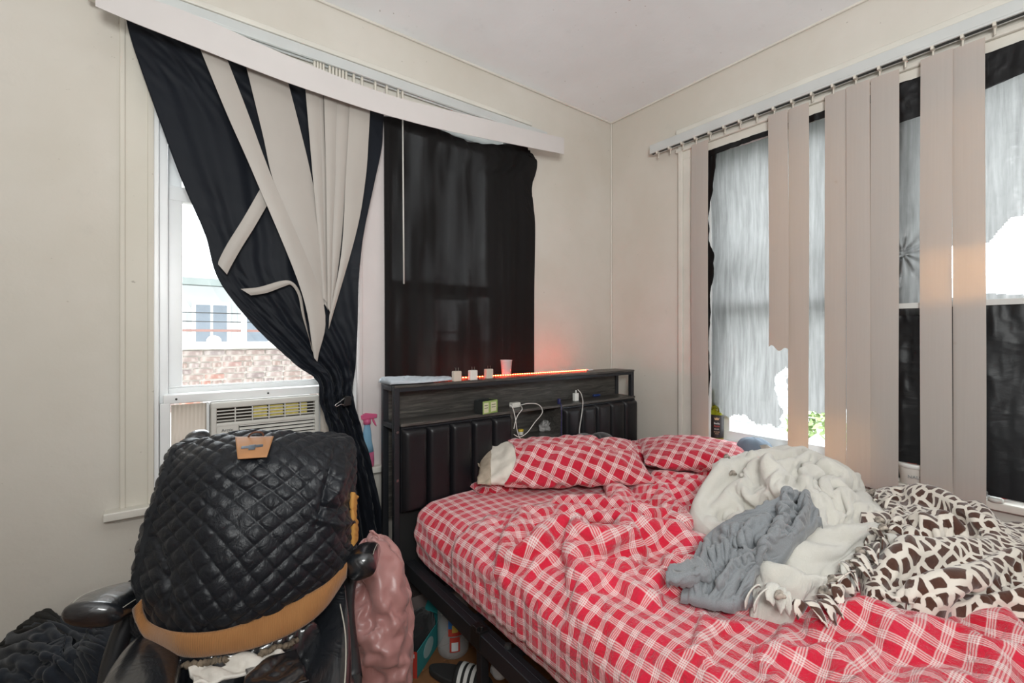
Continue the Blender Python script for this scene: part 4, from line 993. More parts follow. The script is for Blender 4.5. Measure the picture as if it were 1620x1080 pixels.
Pf = folds(Pf, [([(1147, 753), (1174, 748), (1197, 747), (1212, 755), (1222, 775)], 9, .030), ([(1100, 800), (1125, 768), (1147, 753)], 10, .015), ([(1135, 818), (1160, 805), (1187, 790)], 8, -.045),
                ([(1195, 790), (1190, 765), (1205, 757)], 7, -.03), ([(1214, 752), (1235, 775), (1258, 800)], 7, .028), ([(1197, 709), (1186, 724), (1186, 745)], 5, -.015), ([(1190, 743), (1231, 741), (1267, 729)], 5, -.035),
                ([(1205, 731), (1240, 727), (1270, 720)], 8, .020), ([(1227, 750), (1260, 732), (1290, 739), (1294, 760), (1307, 800)], 8, .032), ([(1298, 752), (1302, 774), (1311, 800)], 6, -.045),
                ([(1304, 752), (1317, 782), (1340, 795)], 8, .028), ([(1307, 751), (1330, 752), (1356, 762)], 6, .022), ([(1318, 760), (1350, 775)], 6, -.03), ([(1265, 745), (1280, 775), (1290, 800)], 7, .018),
                ([(1311, 818), (1340, 824), (1363, 828)], 8, -.02), ([(1355, 806), (1380, 810), (1398, 822)], 8, .018), ([(1330, 845), (1360, 850)], 12, .014),
                ([(1198, 900), (1257, 920), (1301, 938)], 8, .018), ([(1200, 885), (1227, 888), (1279, 903), (1316, 913)], 6, -.016), ([(1230, 860), (1300, 880)], 14, .014), ([(1215, 935), (1290, 950)], 5, -.01)])
Pf = relaxm(Pf, 1.015, 1.015, lv=((4, 14, .7), (1, 5, .3)), anchor=.12, noise=.004, nfreq=5, seed=31)
grid('fleece_face', skirt(Pf, .60, .025), M_fle, th, solid=.008)
# loose rolled folds lying over the fleece
def roll(pts, r, m, parent, name, n=36, k=14, flat=.65, seed=1):
    """soft rolled fold of cloth along traced (px, py, z) points"""
    C = cr(np.array([onZ(*p) for p in pts]), n); rr = np.interp(np.linspace(0, 1, n), np.linspace(0, 1, len(r)), r)
    T = np.gradient(C, axis=0); T /= np.linalg.norm(T, axis=1)[:, None]; S_ = np.cross(T, (0, 0, 1)); S_ /= np.linalg.norm(S_, axis=1)[:, None] + 1e-9; Uv = np.cross(S_, T)
    a = np.linspace(0, 2 * np.pi, k + 1)[:-1]
    P = C[:, None] + rr[:, None, None] * (S_[:, None] * np.cos(a)[None, :, None] + flat * Uv[:, None] * np.sin(a)[None, :, None])
    P += .12 * rr[:, None, None] * (fbm(np.linspace(0, 8, n)[:, None] + seed, a[None] * 1.5, 2))[..., None] * Uv[:, None]
    return grid(name, P, m, parent, closed=True, cap=True)
roll([(1318, 752, .80), (1305, 760, .80), (1310, 778, .78), (1325, 790, .76), (1350, 800, .73)], [.008, .018, .020, .018, .01], M_fle, th, 'fleece_fold', seed=3)
roll([(1170, 752, .775), (1200, 750, .785), (1218, 762, .785), (1238, 785, .775), (1250, 800, .765)], [.01, .018, .020, .016, .01], M_fle, th, 'fleece_fold', seed=5)

ROW = [[(1372, 777, .70), (1420, 770, .725), (1470, 778, .735), (1530, 800, .725), (1600, 825, .71), (1700, 862, .69)],
       [(1380, 800, .70), (1430, 800, .72), (1480, 810, .725), (1540, 830, .72), (1610, 850, .71), (1720, 890, .69)],
       [(1368, 850, .69), (1430, 840, .70), (1490, 850, .715), (1560, 865, .715), (1640, 880, .70), (1760, 920, .69)],
       [(1358, 900, .68), (1420, 890, .70), (1490, 890, .715), (1560, 895, .705), (1650, 910, .70), (1800, 950, .69)],
       [(1366, 932, .67), (1420, 932, .685), (1480, 935, .70), (1560, 928, .69), (1660, 950, .69), (1830, 990, .67)],
       [(1385, 943, .66), (1430, 953, .665), (1480, 966, .665), (1545, 948, .67), (1640, 973, .66), (1850, 1030, .66)]]
Pg = patch(net(ROW), 170, 120)
Pg = folds(Pg, [([(1437, 849), (1495, 840), (1550, 846)], 5, -.030), ([(1441, 832), (1489, 826), (1533, 826), (1570, 838)], 8, .022), ([(1420, 780), (1440, 800), (1450, 825)], 8, -.015), ([(1450, 778), (1500, 795), (1560, 815)], 10, .016),
                ([(1440, 870), (1500, 862), (1560, 880), (1620, 890)], 9, .016), ([(1400, 905), (1450, 900), (1520, 905), (1560, 915)], 9, -.014), ([(1440, 925), (1500, 925), (1545, 920)], 9, .016), ([(1560, 930), (1600, 905), (1640, 895)], 7, -.014), ([(1480, 955), (1520, 935), (1540, 920)], 6, .01), ([(1400, 930), (1440, 948)], 6, -.012)])
Pg = relaxm(Pg, 1.03, 1.03, lv=((5, 18, .7), (1, 6, .2)), anchor=.07, noise=.010, nfreq=5, seed=33)
grid('giraffe_print_face', skirt(Pg, .60, .02), M_gir, th, solid=.005)
# knotted fringe strips
def tassel(p0, p1, w=.022, lift=.03, tw=1.2, seed=0, m=None):
    a, c = np.array(p0, float), np.array(p1, float); n = 14; t = np.linspace(0, 1, n)
    r = np.random.RandomState(seed); side = np.cross(c - a, (0, 0, 1)); side /= np.linalg.norm(side) + 1e-9
    C = a[None] * (1 - t[:, None]) + c[None] * t[:, None] + np.array([0, 0, 1]) * (lift * np.sin(np.pi * t) ** 1)[:, None] + side * (r.uniform(-.012, .012) * np.sin(np.pi * t * 1.3))[:, None]
    P = np.zeros((n, 5, 3)); ang = r.uniform(-.5, .5) + tw * (t - .1) * r.choice([-1, 1])
    for j in range(n):
        wd = w * (.45 + .55 * min(1, t[j] * 3)) * (1 if t[j] < .8 else 1 - .4 * (t[j] - .8) / .2)
        sv = side * math.cos(ang[j]) + np.array([0, 0, 1]) * math.sin(ang[j])
        for i in range(5): P[j, i] = C[j] + sv * wd * (i / 4 - .5) + np.array([0, 0, 1]) * .004 * math.cos((i / 4 - .5) * 3)
    off = r.rand(2); uv = arclen(P)
    return grid('tassel', P, m or M_gir, th, uv=(uv[0] + off[0], uv[1] + off[1]), solid=.003)
def knot(p, r, seed):
    rr = np.random.RandomState(seed); b = MB(); a = np.linspace(0, 2 * np.pi, 12)[:-1]
    C = np.stack([np.cos(a) * r, np.sin(a) * r * .8, np.sin(2 * a) * r * .5], -1) + np.array(p); C = np.concatenate([C, C[:2]])
    b.tube(C, r * .55, 7); o = b.build('knot', mat('giraffe_knot', (.62, .54, .46), .95, var=.85, vs=55), th, smooth=True); return o
T = [((1200, 930, .68), (1180, 958, .665)), ((1208, 935, .675), (1196, 965, .66)), ((1385, 792, .72), (1405, 778, .70)), ((1400, 805, .71), (1423, 790, .74)), ((1405, 815, .71), (1430, 808, .735)), ((1404, 830, .705), (1430, 828, .72)), ((1400, 842, .70), (1428, 845, .71)), ((1392, 852, .70), (1418, 862, .71)), ((1385, 858, .70), (1402, 872, .705)),
     ((1375, 862, .70), (1392, 885, .705)), ((1362, 868, .70), (1388, 895, .70)), ((1355, 880, .70), (1375, 905, .70)), ((1350, 890, .69), (1370, 915, .695)), ((1340, 893, .69), (1352, 930, .69)), ((1335, 898, .69), (1338, 925, .69)), ((1330, 905, .685), (1362, 930, .685)),
     ((1320, 915, .68), (1345, 940, .68)), ((1308, 925, .68), (1330, 955, .675)), ((1303, 938, .675), (1338, 965, .665)), ((1300, 945, .67), (1325, 975, .665)), ((1290, 953, .67), (1322, 985, .66)), ((1283, 955, .67), (1300, 988, .66)),
     ((1255, 958, .67), (1266, 975, .665)), ((1235, 942, .68), (1250, 970, .67)), ((1225, 930, .68), (1240, 968, .67)), ((1215, 925, .68), (1222, 955, .675)), ((1345, 905, .69), (1325, 935, .69)), ((1370, 845, .71), (1400, 855, .71))]
for i, (a, c) in enumerate(T): tassel(onZ(*a), onZ(*c), .030 if i > 14 or i < 2 else .024, .020, 1.3, seed=i + 40, m=M_fle if i in (0, 1, 7, 14, 23, 24, 25) else M_gir)
for i, q in enumerate([(1150, 722, .80), (1143, 733, .79), (1156, 738, .785), (1160, 748, .78), (1200, 742, .80), (1146, 741, .78), (1372, 800, .73), (1392, 822, .73), (1398, 835, .72), (1362, 872, .71), (1345, 893, .70), (1318, 917, .695), (1305, 935, .69), (1235, 942, .695), (1382, 778, .72), (1375, 780, .72)]):
    knot(onZ(*q), .010, i)

# ---- grey shirt on the throw
def jersey():
    q = NT('heather_grey_jersey'); c = q.coord('UV'); f = q.noise(c, 300, 2, .8); m = q.noise(c, 10, 3)
    q.set(Base_Color=q.mix(f, (.16, .175, .19, 1), (.34, .355, .37, 1)), Roughness=.9, Sheen_Weight=.3, Specular_IOR_Level=.15, Normal=q.bump(q.noise(c, 500, 2), .2, .0006)); return q.m
M_grey = jersey()
ROW = [[(1243, 780, .815), (1262, 772, .83), (1284, 782, .825), (1294, 812, .79)], [(1205, 798, .80), (1228, 800, .81), (1252, 818, .80), (1268, 842, .765)],
       [(1130, 828, .725), (1172, 832, .76), (1208, 852, .765), (1232, 874, .735)], [(1110, 858, .70), (1142, 868, .725), (1178, 880, .725), (1200, 892, .705)],
       [(1095, 892, .68), (1128, 900, .70), (1162, 908, .70), (1192, 914, .69)], [(1078, 930, .66), (1112, 936, .67), (1148, 946, .67), (1186, 938, .67)]]
Ps = patch(net(ROW), 110, 150)
Ps = folds(Ps, [([(1245, 785), (1240, 815), (1222, 845), (1205, 870)], 5, .026), ([(1265, 780), (1262, 805), (1245, 835)], 5, -.035), ([(1275, 782), (1278, 805), (1262, 835)], 5, .02), ([(1228, 800), (1225, 825), (1210, 850)], 5, -.022), ([(1215, 808), (1185, 830), (1150, 835)], 5, .018), ([(1150, 850), (1185, 845), (1215, 835)], 4, -.02),
                ([(1125, 870), (1150, 850), (1185, 838)], 5, .018), ([(1130, 885), (1165, 865), (1195, 868)], 4, -.018), ([(1140, 920), (1160, 890), (1185, 875)], 5, .02), ([(1120, 925), (1135, 900), (1150, 880)], 4, -.015), ([(1100, 920), (1110, 890), (1120, 860)], 5, .015), ([(1165, 935), (1175, 905), (1195, 885)], 4, -.015)])
Us, Vs = arclen(Ps); Ps[..., 2] += -.014 + .012 * ridge(Us * 8 + .8 * fbm(Us * 4, Vs * 4), Vs * 2.2 + 2, 2)
Ps = relaxm(Ps, 1.01, 1.01, lv=((2, 6, .5), (1, 4, .5)), anchor=.12, noise=.002, nfreq=10, seed=41)
sh = thing('shirt', 'heather grey shirt crumpled on top of the cream throw', 'shirt', tuple(onZ(1170, 880, .68)))
grid('shirt_body', skirt(Ps, .66, .004, rel=.022), M_grey, sh, solid=.003)
C = cr(np.array([onZ(1112, 902, .69), onZ(1095, 905, .69), onZ(1078, 912, .685), onZ(1058, 910, .68)]), 26); rr = np.linspace(.034, .030, 26)
Tn = np.gradient(C, axis=0); Tn /= np.linalg.norm(Tn, axis=1)[:, None]; Sd = np.cross(Tn, (0, 0, 1)); a = np.linspace(0, 2 * np.pi, 29)[:-1]
Pl = C[:, None] + rr[:, None, None] * (Sd[:, None] * np.cos(a)[None, :, None] + .72 * np.array([0, 0, 1.])[None, None] * np.sin(a)[None, :, None])
Pl += (.004 * ridge(np.linspace(0, 5, 26)[:, None], a[None] * 2, 2))[..., None]
grid('sleeve', Pl, M_grey, sh, closed=True, solid=.003)

# ================================================================ THINGS ON THE HEADBOARD
ZT, ZM, ZN = 1.104, .940, .780
# light strip
def emit(name, col, s):
    q = NT(name); q.set(Base_Color=(col[0], col[1], col[2], 1), Emission_Color=(*col, 1), Emission_Strength=s); return q.m
ls = thing('led_strip', 'glowing red light strip along the back edge of the headboard top', 'light strip', (-.9, -.168, ZT))
x0, x1 = onY(688, 600, -.168)[0], onY(930, 586, -.168)[0]
MB().box((x0, -.164, ZT), (x1, -.173, ZT + .0015)).build('tape', mat('red_lit_tape', (.55, .06, .03), .5), ls)
b = MB(); n = int((x1 - x0) / .0165)
for i in range(n):
    x = x0 + .008 + i * .0165; b.box((x - .003, -.166, ZT + .001), (x + .003, -.171, ZT + .005))
tag(b.build('led_bead', emit('red_led', (1.0, .05, .015), 95), ls), kind='stuff')
MB().box((x1, -.160, ZT), (x1 + .04, -.175, ZT + .006)).build('connector', M_white, ls, bevel=.001)
# folded cloth
M_ltcloth = mat('pale_blue_cloth', (.50, .55, .60), .9, var=.15, bump=.4, bs=60, bd=.003)
R = [[(HX0 - .005, HYB - .01, ZT + .02), (-1.62, HYB - .02, ZT + .024), (-1.52, HYB - .03, ZT + .016), (-1.43, HYB - .035, ZT + .012)],
     [(HX0 - .012, -.225, ZT + .030), (-1.62, -.23, ZT + .024), (-1.52, -.23, ZT + .020), (-1.42, -.225, ZT + .018)],
     [(HX0 - .008, HYF + .01, ZT + .022), (-1.63, HYF, ZT + .014), (-1.53, HYF + .005, ZT + .012), (-1.43, HYF + .03, ZT + .014)]]
Pq = relax(patch(R, 50, 30), 1.07, 1.07, 16, 4, .2, 0, .06, noise=.004, nfreq=30, seed=51, collide=lambda P: np.concatenate([P[..., :2], np.maximum(P[..., 2:], ZT + .007)], -1))
tag(grid('folded_cloth', skirt(Pq, ZT + .005, .004), M_ltcloth, None, solid=.004), 'pale blue folded cloth on the left end of the headboard top', 'cloth')
M_pw = mat('white_charger_plastic', (.66, .63, .58), .35, var=.03); M_pb = mat('cream_charger_plastic', (.58, .50, .42), .4, var=.1)
M_prong = mat('prong_metal', (.7, .7, .7), .2, 1)
def charger(px, py, label, m):
    c = onZ(px, py, ZT); c[1] += 0
    t = thing('charger', label, 'charger', (c[0], c[1], ZT), 'phone chargers on the headboard top')
    MB().box(c + (-.020, -.013, 0), c + (.020, .013, .048)).build('charger_body', m, t, bevel=.004, seg=3)
    for d in (-.007, .007): MB().box(c + (d - .001, -.004, .048), c + (d + .001, .004, .064)).build('prong', M_prong, t)
charger(722.5, 603, 'tan charger cube, left of three in a row on the headboard top', M_pb)
charger(748, 601, 'white charger cube, middle of three in a row on the headboard top', M_pw)
charger(773, 598.5, 'taller-looking beige charger cube beside the clear cup', M_pb)
q = NT('clear_cup_plastic'); tp = q.n('BsdfTransparent'); mx = q.n('MixShader'); mx.inputs[0].default_value = .28; q.set(Base_Color=(.8, .8, .8, 1), Roughness=.1)
q.l(tp.outputs[0], mx.inputs[1]); q.l(q.b.outputs[0], mx.inputs[2]); q.l(mx.outputs[0], q.out.inputs[0]); M_clear = q.m
c = onZ(801, 594, ZT); c[1] = max(c[1], -.26); cu = thing('cup', 'clear plastic cup on the headboard top', 'cup', (c[0], c[1], ZT))
prof = [(.0, .002), (.022, .002), (.023, .0), (.024, .004), (.031, .078), (.034, .080), (.034, .084), (.031, .084), (.030, .078), (.023, .006), (.0, .005)]
MB().lathe(prof, (c[0], c[1], ZT), 28).build('cup_wall', M_clear, cu, smooth=True)
# tea box
c = onZ(764, 656, ZM); bx = thing('tea_box', 'green and cream carton standing open on the middle shelf', 'box', (c[0], c[1], ZM))
M_box = mat('carton_green', (.30, .42, .12), .6, var=.15); M_boxc = mat('carton_cream', (.62, .62, .42), .6, var=.1); M_boxd = mat('carton_dark', (.02, .022, .022), .5)
e = np.array([.116, .036]); ang = math.radians(14); Rz = np.array([[math.cos(ang), -math.sin(ang), 0], [math.sin(ang), math.cos(ang), 0], [0, 0, 1]])
def bb(lo, hi, m, name, bevel=.001, par=bx, org=c, R_=Rz):
    b = MB(); b.box(lo, hi); b.v = [tuple(R_ @ np.array(v) + org) for v in b.v]; return b.build(name, m, par, bevel=bevel, seg=1)
bb((0, 0, 0), (.105, .002, .062), M_box, 'carton_front'); bb((0, .055, 0), (.105, .057, .068), M_boxd, 'carton_back'); bb((-.002, 0, 0), (0, .057, .064), M_boxd, 'carton_side'); bb((.105, 0, 0), (.107, .057, .062), M_box, 'carton_side'); bb((0, 0, 0), (.105, .057, .002), M_boxd, 'carton_base')
bb((.006, -.0012, .006), (.040, .0, .054), M_boxc, 'carton_label'); bb((.056, -.0012, .008), (.096, .0, .054), M_boxc, 'carton_label')
for zz in (.040, .028): bb((.060, -.0018, zz), (.090, -.001, zz + .003), M_ink, 'print_line'); bb((.010, -.0018, zz), (.034, -.001, zz + .003), M_ink, 'print_line')
b = MB()
for i in range(9): b.box((.006 + i * .011, .006, .002), (.0135 + i * .011, .05, .054 + .004 * (i % 3)))
b.v = [tuple(Rz @ np.array(v) + c) for v in b.v]; b.build('tea_sachets', M_boxd, bx)
# chargers and cables on the middle shelf
M_cab = mat('white_cable', (.66, .64, .60), .5, var=.03)
def cable(pts, r, m, par, name='cable', n=80): return MB().tube(cr(np.array(pts), n), r, 8).build(name, m, par, smooth=True)
c = onZ(817, 645, ZM); t = thing('charger', 'white charger block lying on the shelf edge with a looping white cable', 'charger', (c[0], c[1], ZM))
MB().box(c + (-.028, -.005, .001), c + (.026, .028, .028)).build('charger_body', M_pw, t, bevel=.005, seg=3)
MB().box(c + (.026, .006, .006), c + (.060, .020, .016)).build('plug', M_ink, t, bevel=.003)
yf = HYF - .045
cable([onY(822, 641, -.30), onY(836, 638, -.30), onY(852, 640, -.312), onY(858, 652, yf), onY(846, 668, yf), onY(834, 684, yf), onY(822, 691, yf), onY(813, 687, yf)], .0021, M_cab, t)
cable([onY(806, 640, -.30), onY(811, 645, -.312), onY(815, 660, yf), onY(818, 680, yf), onY(822, 692, yf), onY(830, 700, yf - .004)], .0021, M_cab, t)
cable([onY(824, 642, -.30), onY(826, 647, yf), onY(819, 657, yf), onY(815, 668, yf), onY(813, 678, yf)], .0021, M_cab, t)
MB().tube([onY(829, 699, yf - .004), onY(834, 703, yf - .006)], .0042, 8).build('plug', M_pw, t)
c = onZ(911.5, 634, ZM); t = thing('charger', 'white charger standing upright on the shelf, its cable hanging over the right pad', 'charger', (c[0], c[1], ZM))
MB().box(c + (-.016, -.009, 0), c + (.014, .015, .046)).box(c + (-.004, -.003, .046), c + (.004, .006, .062)).build('charger_body', mat('bright_white_plastic', (.78, .78, .74), .3, var=.02), t, bevel=.003)
cable([onY(914, 616, -.29), onY(919, 622, -.30), onY(922, 634, yf), onY(921, 650, yf), onY(918, 670, yf), onY(916.5, 682, yf), onY(917, 695, yf - .006)], .0024, M_cab, t)
c = onZ(885, 639, ZM); t = thing('cable', 'dark blue cable dropping from the shelf beside the niche', 'cable', (c[0], c[1], ZM))
MB().box(c + (-.008, -.006, 0), c + (.006, .010, .030)).build('plug', mat('navy_plastic', (.03, .03, .12), .3), t, bevel=.003)
cable([c + (0, -.004, .015), onY(888, 643, -.318), onY(888.5, 660, -.322), onY(888, 680, -.322), onY(888, 700, -.322)], .0022, mat('navy_plastic', (.03, .03, .12), .3), t)
c = onZ(944, 627, ZM); t = thing('adapter', 'small blue adapter lying on the right end of the shelf', 'adapter', (c[0], c[1], ZM))
MB().box(c + (-.028, -.008, .001), c + (.026, .012, .015)).build('adapter_body', mat('blue_plastic', (.02, .05, .20), .3), t, bevel=.004)
cable([c + (-.028, 0, .008), c + (-.05, .01, .012), c + (-.09, .02, .022), c + (-.15, .03, .035), c + (-.20, .028, .022), c + (-.23, .02, .004)], .0022, M_ink, t)
c = onZ(884, 634, ZM) + (0, .03, 0); t = thing('charger', 'black charger plugged upright behind the dark blue cable', 'charger', (c[0], c[1], ZM))
MB().box(c + (-.018, 0, 0), c + (.018, .024, .055)).build('charger_body', M_ink, t, bevel=.004)
c = onZ(824, 687.5, ZN); t = thing('jar', 'tiny white jar with a yellow lid in the headboard niche', 'jar', (c[0], c[1], ZN))
MB().lathe([(0, 0), (.013, 0), (.014, .002), (.014, .017), (.012, .019)], tuple(c), 20).build('jar_body', M_pw, t, smooth=True)
MB().lathe([(0.0145, .018), (.0148, .019), (.0148, .029), (.013, .031), (0, .031)], tuple(c), 20).build('lid', mat('yellow_lid', (.70, .50, .05), .4), t, smooth=True)
c = onZ(863, 681, ZN); r_ = np.random.RandomState(5); v = np.linspace(0, 1, 34)[:, None]; a = np.linspace(0, 2 * np.pi, 35)[None, :-1]
rad = .006 + np.sin(np.pi * v) * (.022 + .012 * ridge(v * 6, a * 1.3, 3)); P = np.stack([(v - .5) * .095 + 0 * a, rad * np.cos(a) * .8, np.maximum(rad * np.sin(a) + .016 + .012 * ridge(v * 5 + 3, a, 2), .001)], -1) + c
tag(grid('crumpled_wrapper', P, mat('grey_wrapper', (.34, .33, .32), .35, var=.4, vs=60), None, closed=True, cap=True), 'crumpled grey plastic wrapper on the niche shelf', 'wrapper')

# ================================================================ THINGS ON THE RIGHT WINDOW SILL
ZS = .702
c = np.array([.034, onX(1134, 700, .034)[1], ZS]); bt = thing('bottle', 'yellow-green glass wine bottle with a black crowned label on the window sill', 'bottle', tuple(c))
q = NT('olive_glass'); q.set(Base_Color=(.42, .42, .02, 1), Roughness=.06, Transmission_Weight=.75, IOR=1.3); q.set(Emission_Strength=0.0); M_ol = q.m
MB().lathe([(0, .004), (.030, 0), (.0355, .004), (.0362, .02), (.0362, .185), (.033, .205), (.022, .225), (.0155, .245), (.0145, .30), (.0155, .302), (.0155, .312), (.0, .312)], tuple(c), 32).build('glass', M_ol, bt, smooth=True)
b = MB(); a0 = math.atan2(CAM[1] - c[1], CAM[0] - c[0]); n = 22; v = []; f = []
for j, z in enumerate((.035, .165)):
    for i in range(n): th_ = a0 - 1.5 + 3.0 * i / (n - 1); v.append(c + (.0368 * math.cos(th_), .0368 * math.sin(th_), z))
for i in range(n - 1): f.append((i, i + 1, n + i + 1, n + i))
b.add(v, f); b.build('bottle_label', mat('black_label', (.02, .016, .016), .5), bt, smooth=True)
M_gold = mat('gold_print', (.62, .42, .24), .4, .3); M_redp = mat('red_print', (.5, .05, .04), .5)
def label_frame(p):    # text plane facing the camera side of the bottle
    f = np.array([math.cos(a0), math.sin(a0), 0]); r = np.cross((0, 0, 1), f); return np.array([r, (0, 0, 1), f]).T, c + f * .0385 + np.array([0, 0, p])
for s_, z, m_, w_ in (('Stella', .118, M_white, .014), ('Rosa', .103, M_redp, .015), ('BLACK', .086, M_white, .008), ('SEMI-SWEET', .070, M_gold, .006), ('BLEND', .060, M_gold, .006)):
    Rm, o_ = label_frame(z); text(s_, w_, m_, bt, o_, Rm.tolist())
Rm, o_ = label_frame(.138); cr_pts = [(-.010, 0), (.010, 0), (.014, .014), (.007, .007), (.004, .016), (0, .008), (-.004, .016), (-.007, .007), (-.014, .014)]
MB().prism([o_ + Rm @ np.array([x, y, 0]) for x, y in cr_pts], Rm[:, 2] * .0008).build('crown_emblem', M_gold, bt)
# caps on the sill
M_cap = mat('blue_grey_cap', (.17, .22, .28), .85, var=.2, bump=.3, bs=120, bd=.001); M_capb = mat('beige_cap', (.48, .45, .40), .85, var=.1, bump=.3, bs=120, bd=.001)
def cap(c, R_, m, m2, label, rot, s=1.0):
    t = thing('cap', label, 'cap', tuple(c)); v = np.linspace(0, 1, 24)[:, None]; a = np.linspace(0, 2 * np.pi, 41)[None, :-1]
    h = np.cos(v * np.pi / 2) ** .8; r = np.sin(v * np.pi / 2) ** .8
    P = np.stack([r * np.cos(a) * .095, r * np.sin(a) * .075, h * .075 + 0 * a], -1) * s; P[..., 2] += .004 * np.cos(a * 6) * r * h * s
    ca, sa = math.cos(rot), math.sin(rot); Rm = np.array([[ca, -sa, 0], [sa, ca, 0], [0, 0, 1]])
    grid('crown', P @ Rm.T + c + (0, 0, .004), m, t, closed=True, solid=.002)
    uu = np.linspace(-1, 1, 25)[None]; w = np.linspace(0, 1, 9)[:, None]
    Q = np.stack([(.080 + .075 * w * (1 - uu ** 2) ** .5 - .045 * uu ** 2 + 0 * w), uu * .070 + 0 * w, .012 - .018 * uu ** 2 * .6 + .006 * w], -1) * s
    grid('brim', Q @ Rm.T + c + (0, 0, .004), m2, t, solid=.003)
    MB().lathe([(0, .078 * s), (.006, .078 * s), (.007, .074 * s)], tuple(c + (0, 0, .004)), 10).build('button', m, t, smooth=True)
    return t
c = onX(1192, 706, -.012); cap(np.array([.0, c[1], ZS]), None, M_cap, M_cap, 'blue-grey cap on the window sill behind the cream throw', math.radians(100), .92)
c = onX(1222, 708, -.03); 
v = np.linspace(0, 1, 20)[:, None]; u_ = np.linspace(0, 1, 20)[None]
Pq = np.stack([-.045 + .07 * v + 0 * u_, c[1] + .10 - .17 * u_ + 0 * v, ZS + .012 + .052 * (1 - np.abs(2 * u_ - .9)) * (1 - .6 * v) + .004 * np.sin(u_ * 9)], -1)
tag(grid('folded_beige_cloth', skirt(Pq, ZS + .003, .003), M_capb, None, solid=.003), 'beige fabric folded to a peak beside the blue-grey cap on the sill', 'cloth')
# white tub
c = np.array([.0, onX(1447, 760, 0)[1], ZS]); t = thing('tub', 'white plastic tub with a lid between the blind slats on the sill', 'tub', tuple(c))
MB().lathe([(0, .002), (.046, 0), (.048, .004), (.056, .072), (.056, .076)], tuple(c), 32).build('tub_body', M_pw, t, smooth=True)
MB().lathe([(.058, .070), (.0595, .071), (.0595, .085), (.056, .088), (.050, .086), (0, .086)], tuple(c), 32).build('lid', mat('tub_lid', (.76, .75, .72), .35), t, smooth=True)
a0 = math.atan2(CAM[1] - c[1], CAM[0] - c[0]); f_ = np.array([math.cos(a0), math.sin(a0), 0]); r_2 = np.cross((0, 0, 1), f_); Rm = np.array([r_2, (0, 0, 1), f_]).T
text('NALS', .018, mat('grey_print', (.25, .27, .28), .6), t, c + f_ * .0545 + (0, 0, .036), Rm.tolist())
for q_ in (0, 1): MB().tube([c + (0, 0, .0875) + np.array([math.cos(k), math.sin(k), 0]) * (.034 - .008 * q_) for k in np.linspace(a0 - .7, a0 + .7, 14)], .0012, 5).build('lid_print', mat('brown_red_print', (.30, .06, .04), .6), t)
# clear bottles and a white lid at the right
def crushed(c, L, r, rot, label, capm):
    t = thing('bottle', label, 'bottle', tuple(c)); v = np.linspace(0, 1, 30)[:, None]; a = np.linspace(0, 2 * np.pi, 29)[None, :-1]
    R_ = r * np.interp(v, [0, .05, .1, .7, .85, .93, 1], [.5, .9, 1, 1, .55, .35, .35]); R_ = R_ * (1 + .10 * ridge(v * 5, a * 1.2, 2))
    P = np.stack([(v - .5) * L + 0 * a, R_ * np.cos(a), np.maximum(R_ * np.sin(a) * .85, -r * .8) + r * .82], -1); ca, sa = math.cos(rot), math.sin(rot)
    Rm = np.array([[ca, -sa, 0], [sa, ca, 0], [0, 0, 1]]); grid('bottle_wall', P @ Rm.T + c, M_clear, t, closed=True, cap=True)
    if capm:
        e = c + Rm @ np.array([L * .5, 0, r * .82]); MB().tube([e, e + Rm @ np.array([.018, 0, 0])], .014, 14).build('bottle_cap', capm, t, bevel=.001)
y_ = onX(1590, 780, .0)[1]
crushed(np.array([.022, y_ + .02, ZS]), .15, .027, math.radians(95), 'clear empty bottle lying on the sill at the right edge', None)
crushed(np.array([-.022, onX(1575, 775, -.03)[1] + .055, ZS]), .13, .024, math.radians(-70), 'crushed clear bottle with a red cap on the sill', mat('red_cap', (.5, .02, .02), .35))
c = np.array([-.036, onX(1568, 790, -.036)[1] - .012, ZS]); tag(MB().lathe([(0, 0), (.021, 0), (.021, .010), (.018, .014), (0, .014)], tuple(c), 24).build('round_lid', mat('translucent_white_lid', (.6, .6, .56), .4), smooth=True), 'small round white lid on the sill near the right slat', 'lid')

# ================================================================ SPRAY BOTTLE
c = np.array([onY(581, 737, -.028)[0], -.026, .702]); t = thing('spray_bottle', 'blue spray bottle with a pink trigger head on the back window sill', 'bottle', tuple(c))
def tmat(name, col, tr=.5, rough=.25):
    q = NT(name); q.set(Base_Color=(*col, 1), Roughness=rough); a = q.n('BsdfTranslucent'); a.inputs[0].default_value = (*col, 1); mx = q.n('MixShader'); mx.inputs[0].default_value = tr
    q.l(q.b.outputs[0], mx.inputs[1]); q.l(a.outputs[0], mx.inputs[2]); q.l(mx.outputs[0], q.out.inputs[0]); return q.m
M_sb = tmat('spray_blue', (.38, .66, .86)); M_sp_ = tmat('spray_pink', (.90, .22, .42))
MB().lathe([(0, .002), (.030, 0), (.033, .008), (.033, .04), (.031, .07)], tuple(c), 24, sq=.65).build('liquid_base', M_sp_, t, smooth=True)
MB().lathe([(.031, .070), (.026, .10), (.021, .125), (.020, .15), (.016, .18), (.013, .195), (.013, .205), (0, .205)], tuple(c), 24, sq=.7).build('bottle_body', M_sb, t, smooth=True)
MB().lathe([(0, .200), (.017, .200), (.017, .222), (0, .224)], tuple(c), 16).build('collar', M_sp_, t, smooth=True)
b = MB(); b.prism([c + (-.028, -.008, .222), c + (.045, -.008, .226), (c + (.047, -.008, .243)), c + (-.005, -.008, .252), c + (-.032, -.008, .244)], (0, .016, 0)); b.build('trigger_head', M_sp_, t, bevel=.003)
MB().prism([c + (.022, -.005, .226), c + (.030, -.005, .226), c + (.040, -.005, .200), c + (.046, -.005, .186), c + (.038, -.005, .190), c + (.028, -.005, .206)], (0, .010, 0)).build('trigger', M_sp_, t, bevel=.002)

